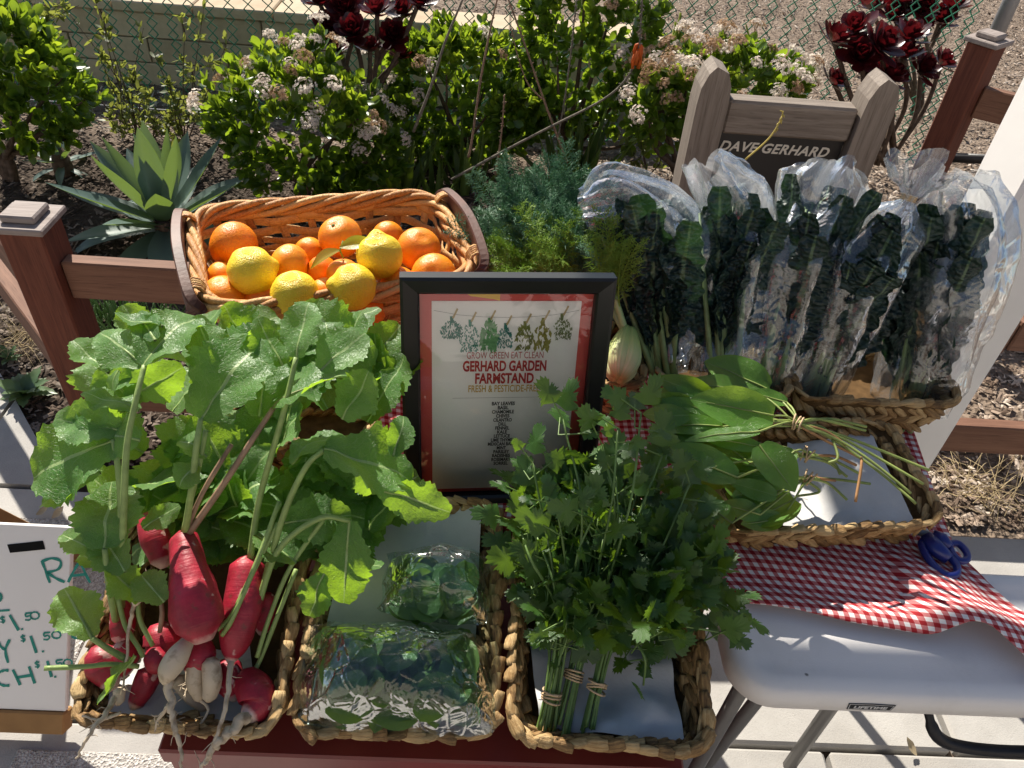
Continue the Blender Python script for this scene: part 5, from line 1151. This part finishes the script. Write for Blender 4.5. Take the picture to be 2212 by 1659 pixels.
def sprig(t, p, d, rd, size, n=5):
    """a cilantro tip: a short stalk and toothed leaflets"""
    d = d.normalized(); a = d.orthogonal().normalized(); b = d.cross(a)
    for k in range(n):
        an = k * 2.2 + rd.random(); sp = 0 if k == 0 else rd.uniform(.7, 1.25)
        dr = (d * math.cos(sp) + (a * math.cos(an) + b * math.sin(an)) * math.sin(sp)); q_ = p + dr * size * (.25 if k == 0 else rd.uniform(.3, .72)) - d * size * (.5 * (k // 2) if k else 0)
        nn = (-FWD * .5 + Vector((0, 0, .8)) + rvec(rd) * .8)
        put('leaf', rd.choice(CLM), t, frame(q_, dr + Vector((0, 0, -.15)), nn, size * .80 * rd.uniform(.55, 1.3)))
        if k: put('leaf_stalk', md('leaf_stalk', *tubem([p - d * size * .5 * (k // 2), q_ + dr * size * .2], .0009, 4, False), CST), t)
def cilantro(lab, cut, band, heads, seed, gr='banded cilantro bunches'):
    rd = random.Random(seed); c0, b0 = PT(*cut), PT(*band); t = thing('cilantro_bunch', lab, 'cilantro', tuple(c0), gr); ax = (b0 - c0).normalized(); a = ax.orthogonal().normalized(); b = ax.cross(a)
    for k, (x, y, h_, sz, nl) in enumerate(heads):
        an = rd.random() * 6.28; rr = .0085 * math.sqrt(rd.random()); off = (a * math.cos(an) + b * math.sin(an)) * rr; e = PT(x, y, h_)
        if k < 11:
            f1 = b0 + ax * rd.uniform(.04, .08) + (e - b0) * .08 + off * 1.6 + rvec(rd) * .004; mid = f1.lerp(e, .5) + off * 2 + TN * .02; P = bez([c0 + off * 1.3 + ax * rd.uniform(-.012, .012), b0 + off, f1, mid, e], 6)
            put('stem', md('stem', *tubem(P, [.0021 - .0009 * i / len(P) for i in range(len(P))], 6), CST), t)
        else:
            put('stem', md('stem', *tubem(bez([e + (b0 - e) * .3 + off, e + (b0 - e) * .12 + TN * .01, e], 4), .0011, 4, False), CST), t)
        sprig(t, e, (e - b0) * .6 + Vector((0, 0, .04)) + rvec(rd) * .06, rd, sz, nl)
    for w_ in range(4):
        cc = b0 + ax * (.003 * w_ - .006); tl = rvec(rd) * .25; pts = [cc + (a * math.cos(q_ * .5236) + b * math.sin(q_ * .5236)) * .0112 + ax * .0135 * (tl.x * math.cos(q_ * .5236)) for q_ in range(13)]
        put('rubber_band', md('rubber_band', *tubem(pts, .0013, 5, False), RUB), t)
    return t
rd = random.Random(31)
def rheads(n, poly, hl, hh, s0, s1):
    out = []
    while len(out) < n:
        x, y = rd.uniform(1070, 1610), rd.uniform(860, 1450); ins = False
        for i in range(len(poly)):
            (x1, y1), (x2, y2) = poly[i - 1], poly[i]
            if (y1 > y) != (y2 > y) and x < (x2 - x1) * (y - y1) / (y2 - y1) + x1: ins = not ins
        if ins: out.append((x, y, rd.uniform(hl, hh), rd.uniform(s0, s1), rd.choice((3, 4, 4, 5))))
    return out
cilantro('cilantro bunch lying along the basket wall next to the basil', (1178, 1578, -.03), (1192, 1500, -.012), [(1215, 905, .16, .040, 4), (1135, 1070, .10, .040, 4), (1120, 1130, .08, .038, 4), (1150, 1000, .13, .040, 5), (1200, 1090, .12, .042, 5), (1160, 1160, .08, .04, 5)] + rheads(58, [(1130, 1100), (1200, 1030), (1300, 1060), (1310, 1320), (1230, 1390), (1170, 1360), (1140, 1250)], -.01, .07, .034, .046), 1)
cilantro('cilantro bunch lying half beneath the other two', (1210, 1588, -.035), (1240, 1455, -.015), [(1385, 892, .17, .040, 4), (1335, 925, .16, .036, 4), (1300, 960, .14, .04, 5), (1330, 1030, .12, .045, 5), (1280, 1120, .12, .044, 5)] + rheads(58, [(1200, 1080), (1320, 1000), (1440, 990), (1470, 1180), (1420, 1330), (1290, 1330)], .0, .09, .034, .046), 2)
cilantro('cilantro bunch spilling over the basket side towards the cloth', (1266, 1590, -.03), (1290, 1480, -.012), [(1548, 1300, .05, .042, 4), (1552, 1365, .03, .040, 4), (1490, 1045, .10, .046, 5), (1430, 985, .12, .044, 5), (1520, 1180, .07, .044, 5), (1390, 1480, .0, .03, 3), (1350, 1400, .01, .036, 4)] + rheads(58, [(1380, 1070), (1450, 1060), (1520, 1150), (1535, 1240), (1500, 1310), (1420, 1390), (1340, 1380), (1360, 1200)], -.01, .08, .034, .048), 3)

# ---- sorrel
SOR = m_leaf('sorrel_leaf', (.045, .14, .02), (.11, .25, .04), (.46, .70, .03), .38, .27, .6, ((.30, .42, .12), .55), 7, 22, .35, .003, None, .35)
SST = m_plain('sorrel_stem', (.24, .30, .08), .5, .4, .3, 30, .15); SSR = m_plain('sorrel_stem_brown', (.36, .19, .08), .6, .3, .3, 30, .2)
def sorrel(lab, band, bz, leaves, stems, seed):
    rd = random.Random(seed); b0 = PZ(*band, bz); t = thing('sorrel_bunch', lab, 'sorrel', tuple(b0), 'banded sorrel bunches')
    for (bx, by, tx_, ty, hw, z0, z1, roll) in leaves:
        B, E = PZ(bx, by, z0), PZ(tx_, ty, z1); L = (E - B).length * 1.05; W = hw * pxm(B) * 1.22; s = rd.randrange(999); y = (E - B).normalized()
        V, F, U = sheet(L, lambda q: max(.0006, W * math.sin(math.pi * min(1, .06 + .94 * q) ** .85) ** .7), rd.uniform(-.6, .2), rd.uniform(.05, .35), 16, 8, .07, 1.5, .003, s)
        n = Matrix.Rotation(roll * .5, 3, y) @ (-FWD * .9 + Vector((0, 0, .6)) + rvec(rd) * .2); lf = put('leaf', md('leaf', V, F, SOR, True, U), t, frame(B, y, n)); M = frame(B, y, n)
        put('midrib', md('midrib', *tubem([M @ (Vector(V[i * 9 + 4]) + Vector((0, 0, .0006))) for i in range(14)], [.0016 * (1 - .8 * i / 14) for i in range(14)], 5, False), SST), lf)
        put('stem', md('stem', *tubem(bez([b0 + rvec(rd) * .005, b0.lerp(B, .5) + Vector((0, 0, .006)), B], 5), .0016, 5, False), SST), t)
    for (pts, m) in stems:
        P = bez([b0 + rvec(rd) * .005] + [PZ(*p) for p in pts], 6); put('stem', md('stem', *tubem(P, .0020, 6), m), t)
    ax = (PZ(band[0] + 40, band[1] + 18, bz) - b0).normalized(); a = ax.orthogonal().normalized(); b = ax.cross(a)
    for w_ in range(3):
        tl = rvec(rd) * .4; put('rubber_band', md('rubber_band', *tubem([b0 + ax * (.005 * w_ - .005) + (a * math.cos(q_ * .5236) + b * math.sin(q_ * .5236)) * .0105 + ax * .01 * tl.x * math.cos(q_ * .5236) for q_ in range(13)], .0013, 5, False), RUB), t)
sorrel('large-leaved sorrel bunch on top with long trailing stems', (1722, 914), .905, [(1670, 898, 1503, 862, 38, .915, .93, .1), (1611, 838, 1475, 832, 24, .90, .91, .3), (1660, 842, 1530, 778, 36, .895, .91, -.2), (1527, 891, 1420, 845, 27, .90, .90, .1), (1545, 915, 1420, 872, 28, .895, .89, -.3), (1640, 932, 1490, 936, 15, .915, .915, .8), (1700, 870, 1625, 850, 18, .905, .91, .4), (1524, 945, 1666, 963, 17, .90, .91, -.4), (1560, 922, 1408, 905, 20, .90, .90, .3)],
       [([(1790, 905, .90), (1872, 922, .895)], SST), ([(1780, 930, .895), (1829, 962, .885)], SSR), ([(1800, 940, .89), (1860, 968, .88), (1995, 1046, .87)], SST), ([(1800, 935, .89), (1870, 960, .88), (2008, 1016, .875)], SST), ([(1800, 945, .89), (1880, 995, .88), (1968, 1066, .865)], SST), ([(1790, 955, .885), (1850, 985, .875), (1861, 1000, .875), (1848, 1084, .845)], SSR), ([(1780, 925, .89), (1810, 985, .88), (1790, 1000, .87)], SST), ([(1800, 950, .885), (1900, 1020, .87), (1979, 1088, .86)], SST), ([(1760, 905, .90), (1800, 912, .90), (1870, 930, .89)], SST)], 1)
sorrel('sorrel bunch beneath the top one with curled dark leaf', (1742, 982), .865, [(1640, 962, 1712, 1060, 36, .905, .885, .2), (1592, 1032, 1438, 972, 33, .885, .89, .1), (1716, 975, 1676, 1006, 16, .89, .88, .2), (1525, 1012, 1430, 955, 26, .89, .89, -.3), (1620, 1000, 1540, 940, 26, .88, .885, .5), (1600, 960, 1470, 920, 24, .885, .89, .2)],
       [([(1800, 1000, .85), (1815, 1025, .845)], SST), ([(1790, 990, .855), (1855, 1022, .845)], SST), ([(1790, 1000, .85), (1830, 1030, .84)], SST), ([(1800, 985, .86), (1850, 1005, .85)], SSR)], 2)
sorrel('lowest sorrel bunch with leaves tucked behind the cilantro', (1746, 1033), .835, [(1642, 1112, 1560, 1088, 20, .835, .845, .2), (1716, 1080, 1622, 1118, 34, .83, .835, .4), (1650, 1075, 1560, 1040, 30, .84, .85, 0), (1690, 1120, 1600, 1135, 20, .825, .825, .3), (1680, 1050, 1590, 1070, 26, .845, .85, -.3), (1700, 1040, 1600, 1010, 26, .855, .865, .1), (1580, 1130, 1520, 1080, 24, .84, .85, .2)],
       [([(1800, 1035, .825), (1880, 1045, .82)], SST), ([(1790, 1045, .82), (1830, 1080, .81)], SST), ([(1780, 1035, .83), (1805, 1038, .825)], SSR), ([(1770, 1062, .82), (1720, 1072, .815)], SST)], 3)

_so = [o for o in COL.objects if o.name.startswith('sorrel_bunch')]; rd = random.Random(8)
for k in range(26):
    x, y = rd.uniform(1470, 1690), rd.uniform(850, 1110); tx_, ty = x - rd.uniform(70, 120), y - rd.uniform(-10, 50); z0 = .915 - (y - 850) / 260 * .085 + rd.uniform(-.012, .006)
    B, E = PZ(x, y, z0), PZ(tx_, ty, z0 + rd.uniform(-.01, .012)); L = (E - B).length * 1.05; W = rd.uniform(20, 30) * pxm(B); yv = (E - B).normalized()
    V, F, U = sheet(L, lambda q: max(.0006, W * math.sin(math.pi * min(1, .06 + .94 * q) ** .85) ** .7), rd.uniform(-.7, .3), rd.uniform(.0, .4), 14, 8, .08, 1.5, .003, k)
    put('leaf', md('leaf', V, F, SOR, True, U), _so[k % 3], frame(B, yv, -FWD * .7 + Vector((0, 0, .6)) + rvec(rd) * .5))
# ---- basil in clear bags
BAS = m_leaf('basil_leaf', (.03, .09, .02), (.08, .17, .04), (.35, .55, .04), .35, .33, .55, ((.2, .32, .1), .5), 6, 25, .4, .004, None, .4)
PLB = m_plastic('clear_bag_film', .03, .05, .12, (.84, .95, .94), 26, .4); PLK = m_plastic('crinkled_bag_film', .34, .07, .14, (.95, .97, .98), 16, .45)
basl = [sheet(.055, lambda q: max(.0005, .020 * math.sin(math.pi * min(1, .05 + .95 * q) ** .85) ** .75), -.5, .25, 10, 6, .06, 1.5, .003, k) for k in range(3)]
BLM = [md('leaf', V, F, BAS, True, U) for V, F, U in basl]
def pillow(outline, th, seed, h0_, mat, n=26, folds=1.0):
    """closed flat bag from an outline of pixels on the basket plane"""
    P = [PT(x, y, h0_) for x, y in outline]; c = sum(P, Vector()) / len(P); Q = resample(P, sum((P[i] - P[i - 1]).length for i in range(len(P))) / 44); V, F = [], []; K = 9; m = len(Q)
    for side in (1, -1):
        for r in range(K):
            f = 1 - r / (K - 1) * .96
            for i, q_ in enumerate(Q):
                p = c.lerp(q_, f); e = (1 - f ** 3.2) * th * (1 if side > 0 else .35)
                nz = .008 * folds * noise.noise(p * 24 + Vector((seed, 0, side))) + .003 * folds * noise.noise(p * 60 + Vector((0, seed, side)))
                V.append(p + TN * (side * e + nz * (1 if r else .6)) + (q_ - c).normalized() * .008 * folds * noise.noise(q_ * 60 + Vector((seed, 1, 0))) * (1 if r == 0 else 0))
    for s in range(2):
        o = s * K * m
        for r in range(K - 1):
            for i in range(m):
                i2 = (i + 1) % m; a_ = (o + r*m + i, o + r*m + i2, o + (r+1)*m + i2, o + (r+1)*m + i); F.append(a_ if s == 0 else tuple(reversed(a_)))
        F.append(tuple(o + (K - 1) * m + i for i in range(m)) if s == 0 else tuple(o + (K - 1) * m + i for i in range(m - 1, -1, -1)))
    return V, F
def basil(lab, outline, th, h0_, nl, seed, box):
    rd = random.Random(seed); t = thing('basil_bag', lab, 'bag', tuple(PT(*outline[0], h0_)), 'clear bags of basil')
    V, F = pillow(outline, th, seed, h0_, PLB); put('film', md('film', V, F, PLB, True), t)
    b_ = thing('basil_sprigs', lab.replace('clear bag', 'loose basil leaves inside the clear bag').replace(' of basil', ''), 'basil', tuple(PT((box[0] + box[2]) / 2, (box[1] + box[3]) / 2, h0_ - .01)), 'basil leaves inside the bags')
    for k in range(nl):
        p = PT(rd.uniform(box[0], box[2]), rd.uniform(box[1], box[3]), h0_ + rd.uniform(-.006, th * .6)); d = rvec(rd); d = d - TN * d.dot(TN) * .7
        put('leaf', rd.choice(BLM), b_, frame(p - d.normalized() * .025, d, TN + rvec(rd) * .5, rd.uniform(.75, 1.15)))
basil('small twisted clear bag of basil on the grey-white towel', [(838, 1200), (960, 1172), (1040, 1196), (1062, 1215), (1048, 1260), (1060, 1310), (1052, 1345), (1000, 1348), (900, 1338), (812, 1318), (826, 1262)], .058, .005, 30, 1, (875, 1225, 1005, 1310))
basil('large clear bag of basil filling the basket front', [(668, 1350), (740, 1345), (860, 1340), (960, 1350), (1040, 1372), (1062, 1440), (1068, 1510), (1078, 1588), (960, 1592), (840, 1582), (700, 1574), (642, 1562), (645, 1480), (655, 1410)], .066, -.004, 120, 2, (710, 1390, 1010, 1535))

# ---- kale in tall bags
def m_kale():
    t = NT('kale_leaf'); c = t.coord('UV'); o = t.coord(); u, v, _ = t.sep(c); a = t.math('ABSOLUTE', t.math('SUBTRACT', u, .5)); mid = t.ramp(a, [(.035, 1.), (.06, 0.)])
    vo = t.vor(o, 120, 'SMOOTH_F1'); col = t.ramp(t.math('ADD', t.math('MULTIPLY', t.noise(o, 18, 3), .6), t.math('MULTIPLY', t.rnd(), .4)), [(.3, (.008, .020, .018)), (.7, (.030, .060, .050))])
    col = t.mix(mid, col, (.09, .14, .075)); nb = t.bump(t.math('SUBTRACT', t.noise(o, 60, 2), vo), 1., .012); b = t.bsdf(col, .5, .45, nb); tr = t.n('ShaderNodeBsdfTranslucent'); tr.inputs[0].default_value = (.08, .22, .05, 1)
    return t.done(t.shmix(.07, b, tr.outputs[0]))
KALE = m_kale()
def kleaf(seed):
    rd = random.Random(seed)
    return sheet(.33, lambda q: (.006 if q < .15 else .008 + .021 * math.sin(math.pi * min(1, ((q - .15) / .85) ** .75 * .95 + .02)) ** .9) * (1 + .12 * math.sin(q * 55)), rd.uniform(-.5, .5), rd.choice((-1, 1)) * rd.uniform(.4, 1.0), 44, 10, .22, 5, .011, seed)
KLM = []
for k in range(6):
    V, F, U = kleaf(k); KLM.append(md('leaf', V, F, KALE, True, U))
KSM = md('stem', *tubem([(0, -.06, 0), (0, .12, 0), (0, .28, .004)], [.0055, .0045, .002], 7), m_plain('kale_stem', (.20, .28, .12), .5, .4, .2, 40))
def kalebag(lab, klab, pts, prof, seed, tied=False, nl=24):
    """pts: axis as (px, py, Y) from base to mouth; prof: (s, half width px, half depth m)"""
    rd = random.Random(seed); A = bez([PY(*p) for p in pts], 8); n = len(A) - 1; t = thing('kale_bag', lab, 'bag', tuple(A[0]), 'clear bags of kale')
    NS_, NR = 46, 44; V, F = [], []; ax0 = (A[-1] - A[0]).normalized()
    view = (A[0] - CAM).normalized(); side = ax0.cross(view).normalized(); dep = side.cross(ax0).normalized()
    for i in range(NS_ + 1):
        s = i / NS_; f = s * n; k = min(int(f), n - 1); c = A[k].lerp(A[k + 1], f - k)
        for (s0, w0, d0), (s1, w1, d1) in zip(prof, prof[1:]):
            if s0 <= s <= s1 + 1e-6: q_ = (s - s0) / (s1 - s0); q_ = q_ * q_ * (3 - 2 * q_); w_ = (w0 + (w1 - w0) * q_) * pxm(c); d_ = d0 + (d1 - d0) * q_
        tl_ = (A[min(k + 2, n)] - A[max(k - 1, 0)]).normalized(); side = tl_.cross(view).normalized(); dep = side.cross(tl_).normalized()
        for j in range(NR):
            an = 2 * math.pi * j / NR; e = side * math.cos(an) * w_ + dep * math.sin(an) * d_
            nn = (side * math.cos(an) + dep * math.sin(an)); fo = math.sin(an * 7 + seed + 2 * noise.noise(Vector((s * 3, seed, 0)))) * .006 * (1 + s) + math.sin(an * 13 + s * 4) * .003
            p = c + e; cr = .010 * noise.noise(p * 14 + Vector((seed, 0, 0))) + .004 * noise.noise(p * 36)
            amp = min(1, (w_ / .03)); up_ = ax0 * .035 * noise.noise(Vector((math.cos(an) * 1.5, math.sin(an) * 1.5, seed * 2))) * max(0, (s - .8) / .2)
            V.append(p + nn * (fo + cr) * amp + up_)
    for i in range(NS_):
        for j in range(NR): j2 = (j + 1) % NR; F.append((i*NR + j, i*NR + j2, (i+1)*NR + j2, (i+1)*NR + j))
    side = ax0.cross(view).normalized(); dep = side.cross(ax0).normalized()
    F.append(tuple(range(NR - 1, -1, -1))); put('film', md('film', V, F, PLK, True), t)
    if tied:
        f = tied * n; k = int(f); c = A[k].lerp(A[k + 1], f - k); tb = MB()
        for w_ in range(3): tb.tube([c + ax0 * (.003 * w_ - .003) + (side * math.cos(q_ * .5236) + dep * math.sin(q_ * .5236)) * .011 for q_ in range(13)], .0018, 5, False)
        tb.put('rubber_tie', RUB, t, True)
    kt = thing('kale_bunch', klab, 'kale', tuple(A[0] + ax0 * .01), 'kale bunches inside the bags')
    for k in range(nl):
        off = rd.uniform(-.75, .75); s_top = rd.uniform(.56, .90) if not tied else rd.uniform(.5, tied * .9); f = s_top * n; kk = min(int(f), n - 1); E = A[kk].lerp(A[kk + 1], f - kk)
        wmid = prof[len(prof) // 2][1] * pxm(E); B = A[0] + ax0 * .02 + side * off * .03 + dep * rd.uniform(-.028, .0); E = E + side * off * wmid * .8 + dep * rd.uniform(-.034, .012)
        y = E - B; M = frame(B, y, -view + rvec(rd) * .7, (rd.uniform(1.0, 1.5), y.length / .33, 1)); lf = put('leaf', rd.choice(KLM), kt, M); put('stem', KSM, lf, frame(B - view * .004, y, -view, (1, y.length / .33, 1)))
kalebag('clear kale bag with its mouth flopped towards the fennel', 'dark kale leaves in the bag flopped towards the fennel', [(1440, 800, .98), (1430, 680, 1.06), (1445, 560, 1.10), (1430, 490, 1.11), (1350, 435, 1.12), (1262, 450, 1.13)], [(0, 50, .04), (.15, 72, .05), (.45, 92, .075), (.6, 84, .045), (.72, 66, .035), (.86, 72, .035), (1, 34, .03)], 1)
kalebag('clear kale bag open at the top before the black sign board', 'dark kale leaves in the open bag before the sign board', [(1565, 815, .98), (1580, 690, 1.05), (1590, 560, 1.11), (1580, 445, 1.14), (1522, 352, 1.16)], [(0, 60, .04), (.15, 72, .05), (.5, 90, .075), (.75, 80, .045), (.88, 58, .045), (1, 40, .04)], 2)
kalebag('tall clear kale bag with a rounded puffed top', 'dark kale leaves in the tall puffed bag', [(1660, 835, .98), (1695, 690, 1.04), (1735, 540, 1.10), (1770, 440, 1.14), (1805, 360, 1.16)], [(0, 55, .04), (.15, 68, .05), (.5, 86, .075), (.75, 80, .05), (.9, 84, .05), (1, 60, .04)], 3)
kalebag('clear kale bag tied shut with a rubber band', 'dark kale leaves in the tied bag', [(1745, 860, .98), (1800, 720, 1.02), (1870, 570, 1.06), (1958, 438, 1.09), (1990, 345, 1.10)], [(0, 50, .035), (.12, 64, .05), (.45, 80, .072), (.65, 62, .05), (.77, 12, .012), (.82, 24, .02), (.9, 46, .035), (1, 62, .04)], 4, .775)
kalebag('widest clear kale bag bulging beside the white pillar', 'dark kale leaves in the widest bag beside the pillar', [(1960, 880, .99), (2000, 760, 1.03), (2050, 600, 1.07), (2070, 480, 1.10), (2040, 400, 1.12)], [(0, 70, .04), (.15, 88, .06), (.5, 112, .085), (.75, 98, .06), (.9, 85, .055), (1, 50, .03)], 5, False, 30)

# ---- fennel
FEN = m_leaf('fennel_frond', (.06, .15, .085), (.17, .32, .20), (.28, .50, .22), .3, .5, .3, None, sc=30, bump=0, hue=.6); FEY = m_leaf('fennel_frond_young', (.18, .30, .05), (.32, .46, .09), (.5, .68, .10), .40, .5, .3, None, sc=30, bump=0, hue=.5)
def m_bulb():
    t = NT('fennel_bulb'); u, v, _ = t.sep(t.coord('UV')); st = t.math('SINE', t.math('MULTIPLY', u, 120)); col = t.ramp(v, [(.05, (.36, .26, .10)), (.2, (.58, .60, .34)), (.6, (.50, .60, .20)), (1, (.30, .44, .12))])
    col = t.mix(t.math('MULTIPLY', t.math('ADD', st, 1), .14), col, (.30, .42, .12)); return t.done(t.bsdf(col, .45, .4, t.bump(st, .3, .001)))
FBU = m_bulb()
def frond(seed, mat):
    rd = random.Random(seed); V, F = [], []
    def hair(p, q_, w_=.0006):
        d = (q_ - p).normalized(); s = d.orthogonal().normalized() * w_; s2 = d.cross(s); o = len(V); V.extend([p + s, p - s * .5 + s2 * .87, p - s * .5 - s2 * .87, q_]); F.extend([(o, o + 1, o + 3), (o + 1, o + 2, o + 3), (o + 2, o, o + 3)])
    spine = bez([(0, 0, 0), (0, .06, .004), (0, .12, -.004), (0, .17, -.02)], 6); v, f = tubem(spine, [.0022 * (1 - .8 * i / len(spine)) for i in range(len(spine))], 5, False); V += v; F += f
    for k in range(3, len(spine)):
        for s in (-1, 1):
            l = .055 * (1 - .6 * k / len(spine)) * rd.uniform(.8, 1.2); d = Vector((s * .9, .7, rd.uniform(-.35, .5))).normalized(); b = spine[k]; hair(b, b + d * l, .0009)
            for q_ in range(6):
                p = b + d * l * (q_ + 1) / 6
                for z_ in range(2):
                    dd = (d + rvec(rd) * .95).normalized(); m_ = p + dd * l * .42; hair(p, m_, .0010)
                    hair(p.lerp(m_, .5), p.lerp(m_, .5) + (dd + rvec(rd) * .9).normalized() * l * .34, .0009)
    return md('frond', V, F, mat, False)
FRM = [frond(k, FEN) for k in range(3)]; FRY = [frond(k + 5, FEY) for k in range(2)]; FSTM = m_plain('fennel_stalk', (.30, .42, .18), .5, .4, .15, 30)
def fennel(lab, bulb, tips, seed, young=.0):
    rd = random.Random(seed); b0, b1 = Vector(bulb[0]), Vector(bulb[1]); t = thing('fennel', lab, 'fennel', tuple(b0), 'fennel bulbs with fronds'); ax = (b1 - b0).normalized(); sd = ax.orthogonal().normalized()
    for k in range(4):
        an = k * 1.7; o = Matrix.Rotation(an, 3, ax) @ sd * .012; P = [b0 + o * .5, b0.lerp(b1, .3) + o * 1.3, b0.lerp(b1, .65) + o, b1 + o * .6]; V, F, U = swell(P, [.010, .018, .015, .008], 12, 4, k, .04); put('sheath', md('sheath', V, F, FBU, True, U), t)
    for e, yg in tips:
        mid = b1.lerp(e, .5) + Vector((rd.uniform(-.02, .02), 0, .02)); P = bez([b1 - ax * .01, mid, e], 6); put('stalk', md('stalk', *tubem(P, [.006 - .0035 * i / len(P) for i in range(len(P))], 7), FSTM), t)
        for q_ in range(9):
            f = .3 + .7 * q_ / 8; i = min(len(P) - 1, int(f * (len(P) - 1))); d = (e - b1).normalized() + rvec(rd) * .85 + Vector((0, 0, .35)); put('frond', rd.choice(FRY if yg else FRM), t, frame(P[i], d, rvec(rd) + Vector((0, -.3, 1)), rd.uniform(.42, .70)))
fennel('fennel with pale bulb resting on the basket edge', (PZ(1336, 815, .866), PZ(1356, 715, .895)), [(PZ(1330, 600, .96), 1), (PZ(1270, 510, .93), 0), (PZ(1320, 540, .94), 0), (PZ(1215, 440, .95), 0)], 1)
fennel('fennel whose feathery tops spread behind the picture frame', (Vector((.12, .96, .85)), Vector((.13, 1.06, .88))), [(PZ(1120, 470, .93), 0), (PZ(1085, 500, .91), 0), (PZ(1160, 575, .92), 1), (PZ(1250, 565, .92), 0), (PZ(1150, 500, .93), 0), (PZ(1100, 580, .90), 1)], 2)
fennel('fennel at the basket back with the tallest dark fronds', (Vector((.19, 1.02, .85)), Vector((.19, 1.11, .88))), [(PZ(1175, 425, .95), 0), (PZ(1235, 460, .94), 0), (PZ(1130, 520, .92), 0), (PZ(1290, 580, .92), 1), (PZ(1075, 450, .93), 0), (PZ(1050, 530, .90), 0), (PZ(1200, 535, .92), 0), (PZ(1200, 580, .92), 1)], 3)
